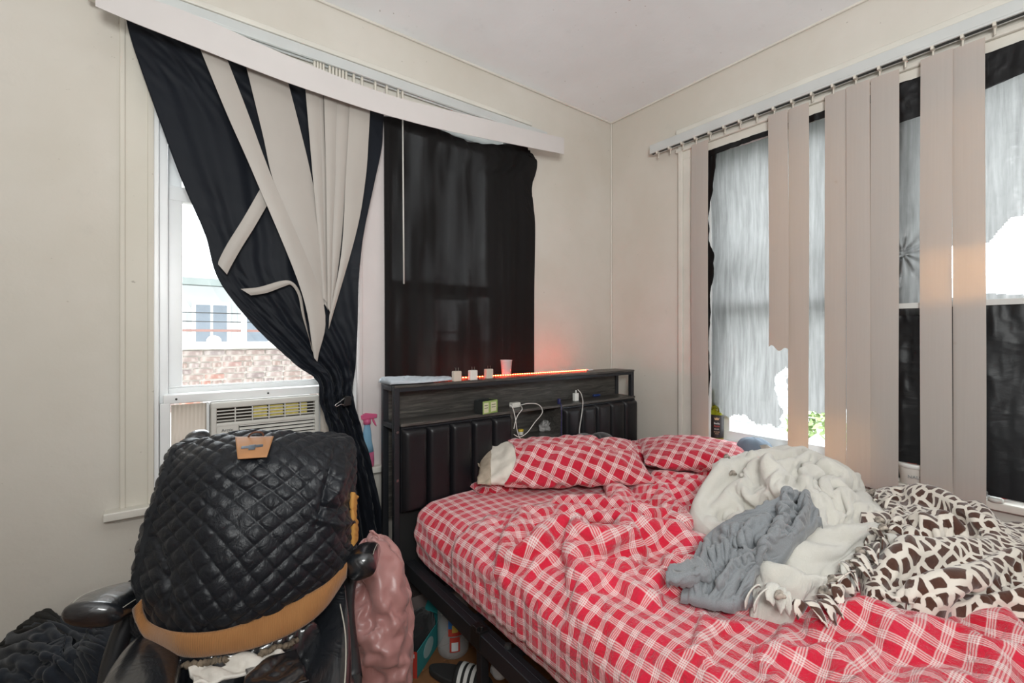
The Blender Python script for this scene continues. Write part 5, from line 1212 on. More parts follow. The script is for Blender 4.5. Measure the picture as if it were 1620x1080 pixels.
# ================================================================ OFFICE CHAIR AND JACKET
BD = FW * .96 + RT * -.28; LA = RT * .96 + FW * .28; UP = np.array([0, 0, 1.0])      # chair back axis, lateral axis
def leather(name, rough=.30):
    q = NT(name); c = q.coord('Object'); w = q.noise(c, 30, 5, .7, 1.2); v = q.noise(c, 9, 4, .6, 2.0)
    h = q.math('ADD', q.math('MULTIPLY', w, .35), q.ramp(v, [(.35, (0, 0, 0)), (.5, (1, 1, 1)), (.65, (0, 0, 0))]))
    q.set(Base_Color=q.mix(q.noise(c, 5, 3), (.006, .007, .009, 1), (.014, .016, .020, 1)), Roughness=rough, Specular_IOR_Level=.65, Coat_Weight=.8, Coat_Roughness=.12, Normal=q.bump(h, .25, .003)); return q.m
M_lea = leather('shiny_black_leather')
def quilt_mat():
    q = NT('black_quilted_nylon'); c = q.coord('UV'); n = q.noise(q.coord('UV', (60, 14, 1)), 1.0, 4, .6, .5); n2 = q.noise(c, 45, 4, .6, 1.0)
    h = q.math('ADD', q.math('MULTIPLY', n, .5), n2)
    q.set(Base_Color=(.007, .0085, .012, 1), Roughness=.42, Specular_IOR_Level=.34, Sheen_Weight=.04, Normal=q.bump(h, .6, .005)); return q.m
M_quilt = quilt_mat()
def rib_mat():
    q = NT('mustard_rib_knit'); sx = q.n('SeparateXYZ'); q.l(q.coord('UV'), sx.inputs[0]); s = q.math('SINE', q.math('MULTIPLY', sx.outputs[0], 1500))
    q.set(Base_Color=q.mix(q.noise(q.coord('UV'), 20, 3), (.25, .105, .030, 1), (.34, .155, .048, 1)), Roughness=.9, Sheen_Weight=.3, Normal=q.bump(s, .35, .0008)); return q.m
M_rib = rib_mat(); M_mus = mat('mustard_lining', (.55, .27, .06), .8, var=.2, bump=.4, bs=40, bd=.004); M_tan = mat('tan_leather_patch', (.42, .20, .085), .5, var=.12, vs=30, bump=.2, bs=120, bd=.0006)
seatc = atD(375, 533, 1.0) * np.array([1, 1, 0]) + 0
ch = thing('office_chair', 'worn black leather executive chair facing the camera beneath the quilted jacket', 'chair', tuple(atD(385, 533, 1.08) * np.array([1, 1, 0])))
JR = [[(285, 708, 1.13), (335, 695, 1.15), (400, 687, 1.18), (460, 686, 1.21), (515, 690, 1.24), (543, 700, 1.27)],
      [(267, 742, 1.07), (325, 730, 1.06), (395, 722, 1.08), (465, 722, 1.12), (525, 728, 1.16), (551, 738, 1.23)],
      [(251, 790, 1.05), (315, 785, 1.02), (390, 780, 1.04), (470, 780, 1.08), (530, 785, 1.13), (553, 790, 1.21)],
      [(235, 840, 1.04), (305, 845, .99), (385, 845, 1.0), (465, 842, 1.05), (530, 840, 1.11), (551, 840, 1.19)],
      [(225, 885, 1.03), (295, 905, .97), (375, 910, .98), (455, 900, 1.03), (525, 885, 1.10), (550, 870, 1.18)],
      [(218, 930, 1.03), (285, 960, .96), (360, 968, .97), (440, 950, 1.02), (515, 922, 1.10), (550, 893, 1.17)],
      [(236, 986, 1.03), (290, 1009, .965), (350, 1006, .975), (420, 985, 1.02), (500, 943, 1.09), (549, 902, 1.17)]]
F = np.array([[atD(*p) for p in r] for r in JR])
ringrows = []
for k, r in enumerate(F):
    L_, R_ = r[0], r[-1]; th_ = [.10, .14, .17, .18, .18, .18, .17][k]
    back = [R_ + BD * .07 + LA * .004, R_ * .75 + L_ * .25 + BD * th_, R_ * .5 + L_ * .5 + BD * (th_ + .02), R_ * .25 + L_ * .75 + BD * th_, L_ + BD * .07 - LA * .004]
    ringrows.append(np.array(list(r) + back))
cen = ringrows[0].mean(0)
first = cen + (ringrows[0] - cen) * .55 + UP * .002
ringrows = [cen + (ringrows[0] - cen) * .05 + UP * .002, first] + ringrows
P = patch(np.array(ringrows), 420, 250, closed_u=True)
U, V = arclen(P); uvj = (U, V)
N = normals(P); cenl = P.mean(1, keepdims=True); sgn = np.sign(((P - cenl) * N).sum(-1)); sgn = np.where(np.median(sgn) < 0, -1, 1); N = N * sgn
P0j = P.copy()
Xp, Yp = proj(P)
# quilt diamonds laid out on the cloth
a = U / .043 + V / .039 + .06 * fbm(U * 6, V * 6); b_ = U / .043 - V / .039 + .06 * fbm(U * 6 + 9, V * 6)
q_ = np.abs(np.sin(np.pi * a) * np.sin(np.pi * b_)); H = .0050 * q_ ** .42 + .0016 * ridge(U * 26, V * 18, 2) * np.minimum(1, q_ * 3)
H = H * np.clip((V - .05) / .05, .25, 1)
H = H + .008 * fbm(U * 5 + 3, V * 5, 2)
def fold_h(X, Y, specs):
    H = 0
    for pts, w, h in specs:
        best = np.full(X.shape, 1e9)
        for (x0, y0), (x1, y1) in zip(pts[:-1], pts[1:]):
            ex, ey = x1 - x0, y1 - y0; t = np.clip(((X - x0) * ex + (Y - y0) * ey) / (ex * ex + ey * ey + 1e-9), 0, 1); best = np.minimum(best, np.hypot(X - x0 - t * ex, Y - y0 - t * ey))
        H = H + h * np.exp(-(best / w) ** 2)
    return H
front = (N @ BD < .3)
H = H + np.where(front, fold_h(Xp, Yp, [([(531, 712), (516, 760), (508, 800), (500, 830)], 4, -.008), ([(508, 800), (535, 805), (552, 795)], 4, -.008), ([(540, 740), (530, 780), (516, 795)], 7, .012), ([(500, 820), (535, 832), (552, 826)], 6, .010), ([(240, 850), (262, 900), (265, 960)], 4, -.010), ([(250, 900), (300, 980), (340, 1000)], 5, -.004)]), 0)
P = P + N * H[..., None]
jk = thing('jacket', 'black diamond-quilted jacket with a mustard rib hem draped over the office chair', 'jacket', tuple(atD(385, 1000, 1.08)))
grid('quilted_shell', P, M_quilt, jk, uv=uvj, closed=True)
# mustard rib hem
hu = [(222, 950, 1.02), (226, 972, 1.015), (240, 990, 1.0), (285, 1006, .955), (346, 1004, .965), (407, 986, 1.0), (468, 958, 1.045), (515, 930, 1.09), (549, 893, 1.155)]
hl = [(212, 962, 1.03), (220, 984, 1.01), (238, 1010, .99), (290, 1035, .955), (346, 1033, .965), (407, 1021, .99), (468, 996, 1.03), (512, 962, 1.08), (547, 912, 1.15)]
n = 160; A_ = cr(np.array([atD(*p) for p in hu]), n); B_ = cr(np.array([atD(*p) for p in hl]), n); t_ = np.linspace(-.25, 1, 14)[:, None, None]
Ph = A_[None] * (1 - t_) + B_[None] * t_ - BD * (.010 * np.sin(np.pi * np.clip((t_ + .25) / 1.25, 0, 1)) ** .6 + .002)
grid('rib_hem', Ph, M_rib, jk, solid=.006)
# lining edge on the right, cuff on the left
Pm = patch([[atD(550, 782, 1.25), atD(557, 778, 1.215), atD(565, 786, 1.24)], [atD(550, 810, 1.24), atD(557, 812, 1.205), atD(563, 812, 1.23)], [atD(550, 835, 1.235), atD(558, 838, 1.20), atD(566, 838, 1.23)], [atD(550, 858, 1.23), atD(557, 862, 1.20), atD(565, 856, 1.23)]], 14, 40)
Pm = relax(Pm, 1.03, 1.05, 10, 4, .2, 0, .08, noise=.003, nfreq=40, seed=61); grid('lining_edge', Pm, M_mus, jk, solid=.005)
Pm = patch([[atD(192, 965, 1.14), atD(197, 962, 1.12), atD(202, 968, 1.13)], [atD(196, 990, 1.12), atD(201, 990, 1.10), atD(207, 994, 1.12)], [atD(210, 1006, 1.10), atD(215, 1002, 1.08), atD(222, 1008, 1.10)]], 10, 24); grid('cuff', Pm, M_mus, jk, solid=.004)
Pm = patch([[atD(198, 925, 1.16), atD(212, 915, 1.12), atD(228, 905, 1.08)], [atD(194, 955, 1.14), atD(208, 955, 1.09), atD(224, 955, 1.06)], [atD(200, 990, 1.12), atD(212, 992, 1.08), atD(226, 985, 1.05)], [atD(214, 1008, 1.10), atD(222, 1010, 1.07), atD(234, 1004, 1.05)]], 30, 50)
Pm = relax(Pm, 1.08, 1.05, 14, 4, .2, 0, .06, noise=.004, nfreq=30, seed=62); grid('sleeve', Pm, M_quilt, jk, solid=.006)
# tan patch, emblem and hanging loop
def dj(px, py):       # depth of the jacket surface at a traced point
    k = np.argmin(np.where(front, (Xp - px) ** 2 + (Yp - py) ** 2, 1e9)); return (P.reshape(-1, 3)[k] - CAM) @ FW
Pt = np.zeros((16, 20, 3))
for j in range(16):
    for i in range(20):
        u, v = i / 19, j / 15; x = (372 + (376 - 372) * v) * (1 - u) + (433 + (422 - 433) * v) * u; y = (691 + 35 * v) * (1 - u) + (690 + 33 * v) * u
        Pt[j, i] = (x, y, 0)
dd = np.array([[dj(Pt[j, i, 0], max(Pt[j, i, 1], 696)) for i in range(0, 20, 1)] for j in range(16)])
for _ in range(6): dd = (np.roll(dd, 1, 0) + np.roll(dd, -1, 0) + dd * 2) / 4 if False else dd
pf = np.polynomial.polynomial.polyfit(np.arange(16) / 15, dd.mean(1), 2); du = np.polyfit(np.arange(20) / 19, dd.mean(0), 1)
fit = np.polynomial.polynomial.polyval(np.arange(16) / 15, pf)[:, None] + du[0] * (np.arange(20)[None] / 19 - .5); pf[0] -= np.percentile(fit - dd, 97) - .019
for j in range(16):
    for i in range(20):
        d = np.polynomial.polynomial.polyval(j / 15, pf) + du[0] * (i / 19 - .5) - .021 - .014 * (1 - j / 15); Pt[j, i] = atD(Pt[j, i, 0], Pt[j, i, 1], d)
pt = grid('leather_patch', Pt, M_tan, jk, solid=.002)
def onpatch(u, v, off=.003): return Pt[int(round(v * 15)), int(round(u * 19))] - BD * off
M_met = mat('gunmetal', (.16, .19, .23), .35, .8, var=.2)
bx_ = MB(); c0 = onpatch(.18, .45); c1 = onpatch(.80, .38); dn = (onpatch(.5, .75) - onpatch(.5, .25)); dn /= np.linalg.norm(dn)
bx_.prism([c0 - dn * .006, c1 - dn * .006, c1 + dn * .006, c0 + dn * .006], -BD * .003); m_ = (c0 + c1) / 2; lx = (c1 - c0) / np.linalg.norm(c1 - c0)
bx_.prism([m_ - lx * .007 - dn * .008, m_ + lx * .007 - dn * .008, m_ + lx * .007 + dn * .014, m_ - lx * .007 + dn * .014], -BD * .005); bx_.build('metal_emblem', M_met, pt, bevel=.0012)
lp = [atD(393, 691, 1.13), atD(397, 686, 1.12), atD(405, 683, 1.12), atD(414, 684, 1.13), atD(417, 689, 1.135)]; MB().tube(cr(np.array(lp), 30), .0022, 7).build('hanging_loop', mat('brown_cord', (.12, .05, .03), .6), jk, smooth=True)

# chair: backrest inside the jacket, showing below the hem
def superloft(C, RX, RY, ax, ay, n=36, k=28, e=.75, closed_ends=True):
    """loft of superellipse sections: centres C (m,3), half sizes RX along ax, RY along ay"""
    C = cr(np.array(C, float), n); RX = cr(np.array(RX, float)[:, None], n)[:, 0]; RY = cr(np.array(RY, float)[:, None], n)[:, 0]
    a = np.linspace(0, 2 * np.pi, k + 1)[:-1]; cx = np.sign(np.cos(a)) * np.abs(np.cos(a)) ** e; sy = np.sign(np.sin(a)) * np.abs(np.sin(a)) ** e
    P = C[:, None] + RX[:, None, None] * cx[None, :, None] * np.array(ax)[None, None] + RY[:, None, None] * sy[None, :, None] * np.array(ay)[None, None]
    if closed_ends:
        T0 = C[0] - C[1]; T0 /= np.linalg.norm(T0); T1 = C[-1] - C[-2]; T1 /= np.linalg.norm(T1); r0 = min(RX[0], RY[0]); r1 = min(RX[-1], RY[-1]); A = []; B = []
        for s in (.0, .03, .12, .28, .5, .75, .95):
            h = s; w = math.sqrt(1 - (1 - s) ** 2) if s else .02
            A.append(C[0] + (P[0] - C[0]) * w + T0 * r0 * .8 * (1 - s)); B.append(C[-1] + (P[-1] - C[-1]) * w + T1 * r1 * .8 * (1 - s))
        P = np.concatenate([np.array(A), P, np.array(B[::-1])])
    return P
bc = lambda px, py, d, o=.10: atD(px, py, d) + BD * o
Pb = superloft([bc(415, 730, 1.14), bc(400, 800, 1.10), bc(390, 880, 1.08), bc(380, 960, 1.06), bc(375, 1025, 1.04), bc(372, 1070, 1.03)], [.13, .17, .20, .205, .20, .18], [.035, .045, .05, .055, .055, .05], LA, BD)
grid('backrest', Pb, M_lea, ch, closed=True)
# lumbar roll with wrinkled leather just under the hem
Pw = superloft([atD(262, 1048, 1.00), atD(320, 1052, .99), atD(380, 1045, 1.01), atD(440, 1028, 1.05), atD(485, 1010, 1.09)], [.05, .055, .055, .055, .05], [.045, .05, .05, .05, .04], UP, BD, 60, 36)
Nw = normals(Pw); Pw += (.006 * ridge(np.linspace(0, 7, Pw.shape[0])[:, None], np.linspace(0, 3, Pw.shape[1])[None], 3))[..., None] * Nw
grid('lumbar_roll', Pw, M_lea, ch, closed=True)
# side bolsters
grid('bolster', superloft([atD(262, 1022, 1.03), atD(236, 1055, .97), atD(215, 1110, .88), atD(205, 1170, .80)], [.045, .062, .07, .06], [.05, .065, .07, .06], LA, UP * .8 + BD * .6), M_lea, ch, closed=True)
grid('bolster', superloft([atD(525, 955, 1.18), atD(518, 1010, 1.12), atD(512, 1075, 1.04), atD(508, 1150, .94)], [.035, .052, .06, .055], [.05, .06, .07, .06], LA, UP * .8 + BD * .6), M_lea, ch, closed=True)
# piping on the right bolster
for pts in ([(538, 955, 1.165), (546, 1000, 1.10), (547, 1050, 1.02), (543, 1110, .94)], [(233, 1018, 1.02), (205, 1048, .955), (182, 1085, .89), (170, 1130, .83)]):
    MB().tube(cr(np.array([atD(*p) for p in pts]), 50), .0016, 6).build('stitching', mat('pale_thread', (.55, .52, .45), .8), ch, smooth=True)
# seat with torn cover
zs = .565; cs = atD(372, 533, .86) * np.array([1, 1, 0])
v = np.linspace(-1, 1, 60)[:, None]; u = np.linspace(-1, 1, 60)[None]
top = zs - .05 * (np.abs(v) ** 5 + np.abs(u) ** 5) + .010 * fbm(u * 3, v * 3) + .004 * ridge(u * 8, v * 6, 2)
Pc_ = cs + LA * (u * .20)[..., None] + BD * (v * .22)[..., None] + UP * top[..., None]
def solidify_down(P, h):
    bot = P.copy(); bot[..., 2] = h; return bot
grid('seat', skirt(Pc_, .46, .02), M_lea, ch)
MB().prism([cs + LA * a_ + BD * b2 + UP * .43 for a_, b2 in ((-.22, -.24), (.22, -.24), (.22, .24), (-.22, .24))], UP * .05).build('seat_pan', M_ink, ch, bevel=.015)
# exposed white wadding with ragged rims
Pt2 = patch([[atD(295, 1066, .935), atD(330, 1056, .96), atD(380, 1052, .975), (atD(430, 1042, 1.0)), atD(452, 1036, 1.02)], [atD(300, 1078, .925), atD(335, 1070, .945), atD(385, 1066, .955), atD(430, 1056, .98), atD(447, 1050, 1.0)], [atD(310, 1088, .90), atD(345, 1086, .91), atD(385, 1080, .93), atD(415, 1066, .965), atD(430, 1060, .98)]], 70, 24)
Pt2 = Pt2 + UP * .012; Pt2 = relaxm(Pt2, 1.04, 1.04, lv=((4, 12, .7), (1, 5, .2)), anchor=.08, noise=.008, nfreq=12, seed=71); grid('torn_wadding', Pt2, mat('white_wadding', (.72, .68, .62), .95, var=.15, vs=30, bump=.5, bs=90, bd=.003), ch, solid=.006)
for pts, s in (([(285, 1064, .94), (320, 1062, .95), (345, 1056, .965), (360, 1054, .97)], 1), ([(410, 1046, .985), (435, 1036, 1.01), (458, 1030, 1.03), (470, 1022, 1.045)], 2)):
    C = cr(np.array([atD(*p) + UP * .016 for p in pts]), 40); r_ = np.random.RandomState(s); MB().tube(C + r_.normal(0, .0018, C.shape), .0055 + .002 * r_.rand(40), 7).build('frayed_rim', mat('frayed_backing', (.22, .17, .12), .95, var=.5, vs=60, bump=.8, bs=150, bd=.003), ch, smooth=True)
# flap of leather folded over
Pf2 = patch([[atD(395, 1072, .945), atD(430, 1052, .985), atD(470, 1040, 1.01)], [atD(385, 1090, .90), atD(430, 1078, .93), atD(478, 1062, .97)], [atD(380, 1110, .87), atD(430, 1105, .88), atD(485, 1090, .92)]], 30, 30) + UP * .018
grid('leather_flap', relaxm(Pf2, 1.03, 1.03, lv=((3, 12, .7), (1, 5, .2)), anchor=.08, noise=.005, nfreq=8, seed=72), M_lea, ch, solid=.004)
# arm pads and supports
Pa = superloft([atD(230, 936, 1.15), atD(204, 943, 1.09), atD(170, 957, 1.02), atD(148, 971, .965)], [.042, .052, .058, .054], [.030, .034, .034, .030], RT * .90 + FW * .34 - UP * .26, UP * .96 + RT * .26, 40, 36, .9)
grid('armrest', Pa, M_lea, ch, closed=True)
Pa2 = superloft([atD(583, 872, 1.40), atD(578, 878, 1.32), atD(572, 888, 1.22), atD(571, 895, 1.165)], [.036, .040, .043, .038], [.030, .036, .040, .036], RT * .96 + FW * .2 + UP * .18, UP * .98 - RT * .18, 40, 36, .85)
grid('armrest', Pa2, M_lea, ch, closed=True)
M_thr = mat('pale_thread', (.55, .52, .45), .8)
def padline(P, m0, m1, frac, name='stitching'):
    i = [int(x) for x in np.linspace(m0, m1, 36)]; k1, k2 = int(P.shape[1] * frac), int(P.shape[1] * (.5 - frac)); pts = [P[a, k1] for a in i] + [P[a, k2] for a in i[::-1]]
    MB().tube(np.array(pts), .0011, 5).build(name, M_thr, ch, smooth=True)
padline(Pa, 9, 45, .085); padline(Pa2, 9, 45, .085)
for px, d, xx in ((212, 1.13, 0), (560, 1.38, 0)):
    top_ = atD(px, 533, d); top_[2] = .655; low = cs + LA * (-.24 if px < 400 else .20) + UP * .46 + BD * (.10 if px < 400 else .22); mid = top_ * .6 + low * .4 + LA * (-.03 if px < 400 else -.02); mid[2] = .55
    MB().tube(cr(np.array([top_, mid, low]), 24), [.022] * 24, 12).build('arm_support', mat('black_nylon', (.015, .015, .017), .4), ch, smooth=True)
# piece of the chair's rear wing behind the jacket
grid('headrest_wing', superloft([atD(312, 724, 1.34), atD(312, 706, 1.34), atD(313, 690, 1.34)], [.030, .030, .024], [.05, .05, .04], RT, FW, 30, 28, .9), M_lea, ch, closed=True)
cb = cs.copy(); M_nyl = mat('black_nylon', (.015, .015, .017), .4)
MB().lathe([(.03, .07), (.03, .25), (.022, .26), (.022, .44)], tuple(cb), 20).build('gas_column', M_nyl, ch, smooth=True)
for k in range(5):
    th_ = k * 2 * math.pi / 5 + .3; dv = np.array([math.cos(th_), math.sin(th_), 0]); e = cb + dv * .27
    MB().tube([cb + UP * .10, cb + dv * .14 + UP * .095, e + UP * .075], [.026, .022, .014], 8).build('base_leg', M_nyl, ch, smooth=True)
    pn = np.array([-dv[1], dv[0], 0]); MB().tube([e + UP * .029 - pn * .022, e + UP * .029 + pn * .022], .028, 16).build('caster', M_nyl, ch, bevel=.004)

# ================================================================ PINK SATIN GARMENT, DARK CLOTHES
def satin():
    q = NT('pink_satin'); c = q.coord('UV'); n = q.noise(c, 14, 5, .6, .8); sx = q.n('SeparateXYZ'); q.l(q.coord('Object'), sx.inputs[0])
    q.set(Base_Color=q.mix(q.noise(c, 3, 3), (.40, .175, .16, 1), (.50, .27, .255, 1)), Roughness=.34, Specular_IOR_Level=.5, Sheen_Weight=.15, Normal=q.bump(n, .35, .006)); return q.m
rows = [(850, 578, 600, 1.50), (858, 568, 612, 1.48), (880, 560, 626, 1.46), (910, 556, 640, 1.44), (960, 553, 650, 1.42), (1010, 550, 653, 1.40), (1060, 548, 650, 1.39), (1110, 546, 648, 1.38), (1165, 540, 650, 1.37), (1195, 532, 656, 1.37)]
C = []; rx = []; ry = []
for py, l, r, d in rows:
    a_ = atD((l + r) / 2, py, d + .09); C.append(a_); w = (r - l) / 720 * d / 2; rx.append(w * 1.02); ry.append(min(.10, w * .95))
C[-1][2] = .03; C[-2][2] = .10
Pk = superloft(C, rx, ry, RT, FW, 120, 120, .9); Pk = Pk[:, ::-1]
Nk = normals(Pk); Pk += Nk * (.006 * fbm(np.linspace(0, 5, Pk.shape[0])[:, None], np.linspace(0, 9, Pk.shape[1])[None] , 3))[..., None] * -1
sgn = -1 if np.median(((Pk - Pk.mean(1, keepdims=True)) * Nk).sum(-1)) < 0 else 1
X, Y = proj(Pk); fr_ = ((Pk - Pk.mean(1, keepdims=True)) @ FW < .03)
Pk += Nk * sgn * np.where(fr_, fold_h(X, Y, [([(590, 860), (592, 900), (600, 950), (620, 990)], 7, .018), ([(575, 880), (570, 930), (585, 985), (600, 1005)], 5, -.018), ([(605, 870), (622, 900), (628, 950), (625, 1000)], 8, .016), ([(560, 940), (580, 1000), (612, 1030)], 7, .018), ([(600, 985), (630, 975), (648, 960)], 5, -.014),
                                          ([(605, 1000), (615, 1040), (640, 1075)], 7, .016), ([(560, 1010), (580, 1050), (600, 1080)], 6, -.018), ([(575, 1060), (590, 1040), (640, 1045)], 5, .012)]), 0)[..., None]
Pk = relaxm(Pk, 1.05, 1.05, lv=((5, 20, .7), (2, 8, .4), (1, 5, .15)), anchor=.06, noise=.010, nfreq=6, seed=81); Pk[..., 2] = np.maximum(Pk[..., 2], .004)
g = grid('satin_garment', Pk, satin(), None, closed=True, cap=True); tag(g, 'pink satin garment slumped to the floor between the office chair and the bed', 'garment')
M_navy = mat('washed_navy_cloth', (.012, .016, .024), .85, var=.4, vs=7, bump=.5, bs=40, bd=.003, sheen=.12, spec=.2); M_blk2 = mat('black_cloth_coat', (.012, .012, .012), .8, var=.3, bump=.4, bs=30, bd=.003, sheen=.1)
NR = [[(-60, 1062, 1.42), (12, 1012, 1.40), (70, 976, 1.38), (120, 984, 1.38), (180, 970, 1.38), (225, 975, 1.38)], [(-80, 1090, 1.30), (10, 1045, 1.28), (70, 1008, 1.26), (120, 1012, 1.26), (175, 1000, 1.27), (220, 1005, 1.28)],
      [(-100, 1140, 1.20), (0, 1090, 1.17), (65, 1060, 1.15), (125, 1055, 1.14), (170, 1050, 1.16), (215, 1060, 1.19)], [(-120, 1230, 1.14), (-10, 1180, 1.10), (60, 1150, 1.09), (125, 1150, 1.08), (175, 1150, 1.11), (215, 1160, 1.15)], [(-130, 1330, 1.13), (-15, 1330, 1.09), (60, 1330, 1.08), (125, 1330, 1.08), (175, 1330, 1.11), (215, 1330, 1.15)]]
Pn = patch(np.array([[atD(*p) for p in r] for r in NR]), 130, 130); Pn[..., 2] = np.maximum(Pn[..., 2], .03)
Pn = folds(Pn, [([(20, 1075), (45, 1030), (75, 1000)], 6, .02), ([(55, 1080), (75, 1040), (110, 1010)], 6, -.02), ([(85, 1075), (110, 1045), (150, 1020)], 6, .016)], up=(-.3, -.5, .8))
Un, Vn = arclen(Pn); Pn += np.array([-.3, -.4, .85]) * (.010 * ridge(Un * 5 + Vn * 2, Vn * 2, 2))[..., None]; Pn = relaxm(Pn, 1.01, 1.01, lv=((2, 8, .6), (1, 5, .3)), anchor=.10, noise=.003, nfreq=8, seed=91); Pn[..., 2] = np.maximum(Pn[..., 2], .006)
cl_ = thing('clothes_pile', 'heap of dark navy clothes on the floor left of the office chair', 'clothes', tuple(atD(80, 533, 1.25) * np.array([1, 1, 0])))
grid('folded_cloth', skirt(Pn, .006, .004), M_navy, cl_, solid=.004)
# gathered waistband panel with smocked rows
Pg_ = patch(np.array([[atD(*p) for p in r] for r in [[(45, 1035, 1.235), (75, 1022, 1.225), (105, 1008, 1.225)], [(40, 1062, 1.19), (70, 1050, 1.175), (98, 1036, 1.17)], [(36, 1095, 1.145), (64, 1085, 1.13), (92, 1072, 1.13)]]]), 60, 120)
U, V = arclen(Pg_); Pg_ -= FW * (.006 * np.sin(V * 420 + 2 * fbm(U * 20, V * 8)) * (.6 + .4 * np.sin(U * 40)))[..., None] - UP * .010; grid('gathered_waistband', Pg_, M_navy, cl_, solid=.003)
Pg_ = patch(np.array([[atD(*p) for p in r] for r in [[(125, 1010, 1.20), (150, 995, 1.20), (180, 985, 1.22), (205, 985, 1.25)], [(122, 1040, 1.15), (150, 1030, 1.13), (178, 1022, 1.14), (205, 1025, 1.18)], [(122, 1085, 1.10), (150, 1085, 1.08), (175, 1080, 1.09), (200, 1075, 1.12)]]]), 90, 90)
Un, Vn = arclen(Pg_); Pg_ += np.array([-.3, -.5, .8]) * (.010 * ridge(Un * 12 + Vn * 5, Vn * 4 - Un * 3, 2))[..., None]; Pg_ = relaxm(Pg_, 1.01, 1.01, lv=((2, 6, .6), (1, 4, .3)), anchor=.10, noise=.003, nfreq=12, seed=92); grid('crumpled_sleeve', Pg_, M_navy, cl_, solid=.004)
Pg_ = patch(np.array([[atD(*p) for p in r] for r in [[(-5, 1022, 1.42), (32, 990, 1.40), (70, 966, 1.385), (100, 982, 1.37)], [(0, 1035, 1.37), (36, 1005, 1.35), (74, 985, 1.33), (104, 992, 1.34)], [(5, 1050, 1.32), (40, 1028, 1.28), (78, 1005, 1.26), (108, 1005, 1.28)]]]), 50, 40)
g = grid('black_bag', relax(Pg_, 1.02, 1.02, 8, 4, .3, 0, .08, noise=.004, nfreq=12, seed=93), mat('black_canvas', (.010, .010, .009), .9, bump=.3, bs=200, bd=.001), cl_, solid=.006)

# ================================================================ FLOOR BETWEEN CHAIR AND BED
P0 = onZ(660, 1073, 0); P1 = onZ(692, 1022, 0); dl = P1 - P0; dl[2] = 0; dl /= np.linalg.norm(dl); dw = np.array([-dl[1], dl[0], 0]); L_, Wd, Hh = .29, .16, .10
t = thing('shoe_box', 'open teal shoe box with a red end on the floor under the bed edge', 'box', tuple(P0 + dl * L_ / 2 + dw * Wd / 2))
M_teal = mat('teal_card', (.03, .27, .28), .5, var=.1); M_red = mat('red_card', (.52, .05, .035), .5, var=.08)
q4 = lambda a, b, z: P0 + dl * a + dw * b + UP * z
MB().prism([q4(0, 0, 0), q4(L_, 0, 0), q4(L_, 0, Hh), q4(0, 0, Hh)], dw * .003).build('side_wall', M_teal, t); MB().prism([q4(0, Wd, 0), q4(L_, Wd, 0), q4(L_, Wd, Hh), q4(0, Wd, Hh)], dw * .003).build('side_wall', M_teal, t)
MB().prism([q4(-.002, 0, 0), q4(-.002, Wd, 0), q4(-.002, Wd, Hh), q4(-.002, 0, Hh)], dl * .003).build('end_wall', M_red, t); MB().prism([q4(L_, 0, 0), q4(L_, Wd, 0), q4(L_, Wd, Hh), q4(L_, 0, Hh)], dl * .003).build('end_wall', M_teal, t)
MB().prism([q4(0, 0, .001), q4(L_, 0, .001), q4(L_, Wd, .001), q4(0, Wd, .001)], UP * .003).build('base', M_teal, t)
MB().prism([q4(L_ - .08, -.01, Hh + .02), q4(L_ + .02, -.01, Hh + .035), q4(L_ + .02, .09, Hh + .04), q4(L_ - .06, .08, Hh + .02)], UP * .003).build('lid_flap', M_teal, t)
el = lambda o, ax1, ax2, r1_, r2_, off: MB().prism([o + ax1 * r1_ * math.cos(a) + ax2 * r2_ * math.sin(a) for a in np.linspace(0, 2 * math.pi, 25)[:-1]], off)
el(q4(-.003, Wd * .38, .052), dw, UP, .030, .022, -dl * .0008).build('round_logo', M_white, t); el(q4(-.0045, Wd * .34, .050), dw, UP, .010, .010, -dl * .0006).build('round_logo', mat('logo_blue', (.05, .08, .35), .5), t)
el(q4(.10, -.0005, .055), dl, UP, .045, .034, -dw * .0008).build('round_logo', mat('pale_teal_print', (.35, .5, .5), .5), t)
MB().prism([q4(-.003, .01, .078), q4(-.003, .045, .078), q4(-.003, .045, .092), q4(-.003, .01, .092)], -dl * .0008).build('size_sticker', M_white, t)
c = q4(L_ * .5, Wd * .5, 0); v = np.linspace(0, 1, 30)[:, None]; a = np.linspace(0, 2 * np.pi, 41)[None, :-1]
r_ = np.sin(np.pi * (v * .5)) ** .7; Pz = c + dl * (r_ * np.cos(a) * .13)[..., None] + dw * (r_ * np.sin(a) * .07)[..., None] + UP * (.006 + .13 * np.cos(v * np.pi / 2) ** .6 + .02 * ridge(v * 3, a, 2) * v + 0 * a)[..., None]
tag(grid('black_cloth', Pz, M_blk, None, closed=True), 'black cloth stuffed in the teal shoe box', 'cloth')
c = onZ(714, 1044, 0) + FW * .06; c[2] = 0; t = thing('plastic_jar', 'big clear plastic jar with a blue and red label on the floor by the bed', 'jar', tuple(c))
MB().lathe([(0, .003), (.058, 0), (.064, .008), (.066, .03), (.064, .05), (.066, .07), (.066, .17), (.058, .20), (.045, .215), (.045, .235), (0, .237)], tuple(c), 32).build('jar_wall', M_clear, t, smooth=True)
a0 = math.atan2(CAM[1] - c[1], CAM[0] - c[0])
def band(z0, z1, r, w, m, off=0.0):
    b = MB(); n = 14; v = []; th = [a0 + off - w / 2 + w * i / (n - 1) for i in range(n)]
    for z in (z0, z1): v += [c + (r * math.cos(q), r * math.sin(q), z) for q in th]
    b.add(v, [(i, i + 1, n + i + 1, n + i) for i in range(n - 1)]); return b.build('jar_label', m, t, smooth=True)
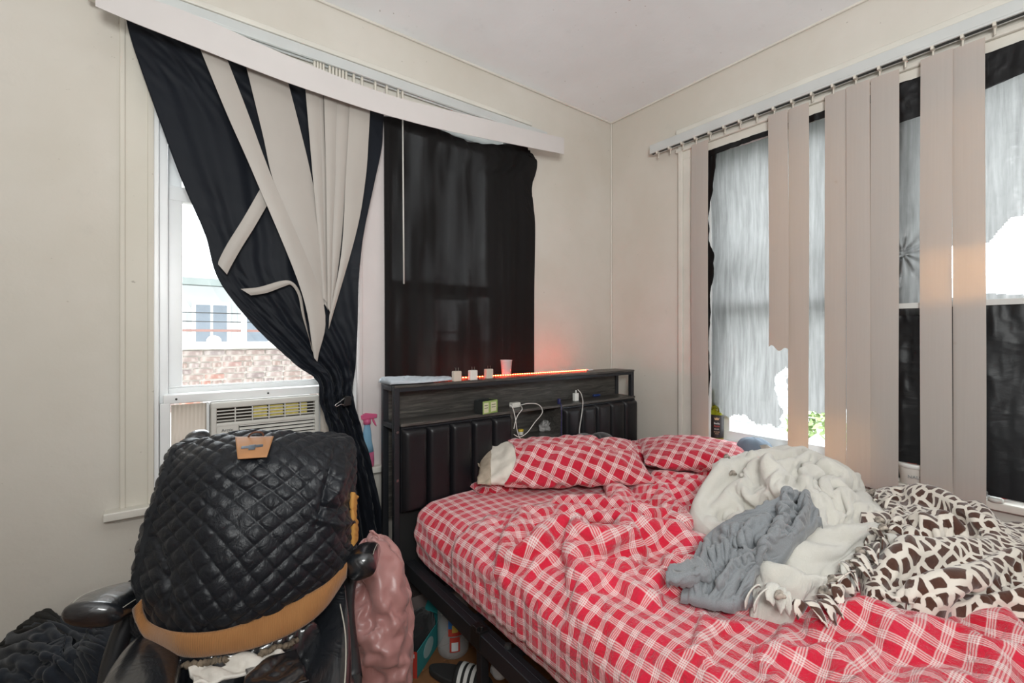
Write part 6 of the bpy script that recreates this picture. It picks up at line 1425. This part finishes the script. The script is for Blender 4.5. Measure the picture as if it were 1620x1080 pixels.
band(.10, .175, .0675, .8, mat('label_blue', (.03, .18, .5), .4), .1); band(.10, .13, .068, .8, mat('label_red', (.55, .06, .04), .4), .1); band(.035, .095, .0675, .62, mat('label_red', (.55, .06, .04), .4), .1)
band(.040, .075, .0682, .40, M_white, .1); band(.115, .145, .0686, .35, mat('label_yellow', (.7, .5, .1), .4), .1)
# slide sandal
c = onZ(728, 1078, 0); c[2] = 0; t = thing('slide_sandal', 'black slide sandal with three white stripes on the floor', 'sandal', tuple(c)); ax = RT * .93 - FW * .36; ay = np.cross(UP, ax)
us = np.linspace(0, 2 * np.pi, 49)[:-1]; sole = [c + ax * (.135 * math.cos(a)) + ay * ((.046 + .006 * math.cos(a)) * math.sin(a)) for a in us]
MB().prism([p + UP * .002 for p in sole], UP * .028).build('sole', mat('black_foam', (.02, .02, .02), .7), t, bevel=.006)
def strap(x0, x1, lift, name, m, w0=-1.0, w1=1.0, nn=24):
    uu = np.linspace(x0, x1, 10)[None]; ww = np.linspace(w0, w1, nn)[:, None]
    Ps = c + ax * uu[..., None] + ay * (ww * .050)[..., None] * (1 + 0 * uu[..., None]) + UP * (.022 + lift + .045 * (1 - np.abs(ww) ** 2.4) + 0 * uu)[..., None]; return grid(name, Ps, m, t, solid=.004)
strap(-.01, .095, 0, 'strap', mat('black_strap', (.012, .012, .012), .6))
for x in (.008, .034, .060): strap(x, x + .014, .0035, 'white_stripe', mat('white_stripe_rubber', (.75, .75, .72), .5), -.98, .6)
c = onZ(790, 1079, 0) + FW * .02; v = np.linspace(0, 1, 16)[:, None]; a = np.linspace(0, 2 * np.pi, 25)[None, :-1]; c[2] = .0
Pz = c + np.stack([.035 * np.sin(v * np.pi) * np.cos(a) * (1 + .1 * ridge(v * 4, a, 2)), .035 * np.sin(v * np.pi) * np.sin(a), .033 - .031 * np.cos(v * np.pi) + 0 * a], -1)
tag(grid('crumpled_paper', Pz, M_white, None, closed=True), 'crumpled white paper ball on the floor under the bed rail', 'paper')
c = onZ(665, 905, .20); tag(MB().box((-1.70, -.27, .0), (-1.42, -.22, .30)).build('flat_carton', mat('grey_pink_card', (.22, .18, .17), .8), bevel=.003), 'grey flat carton standing behind the headboard legs', 'carton')
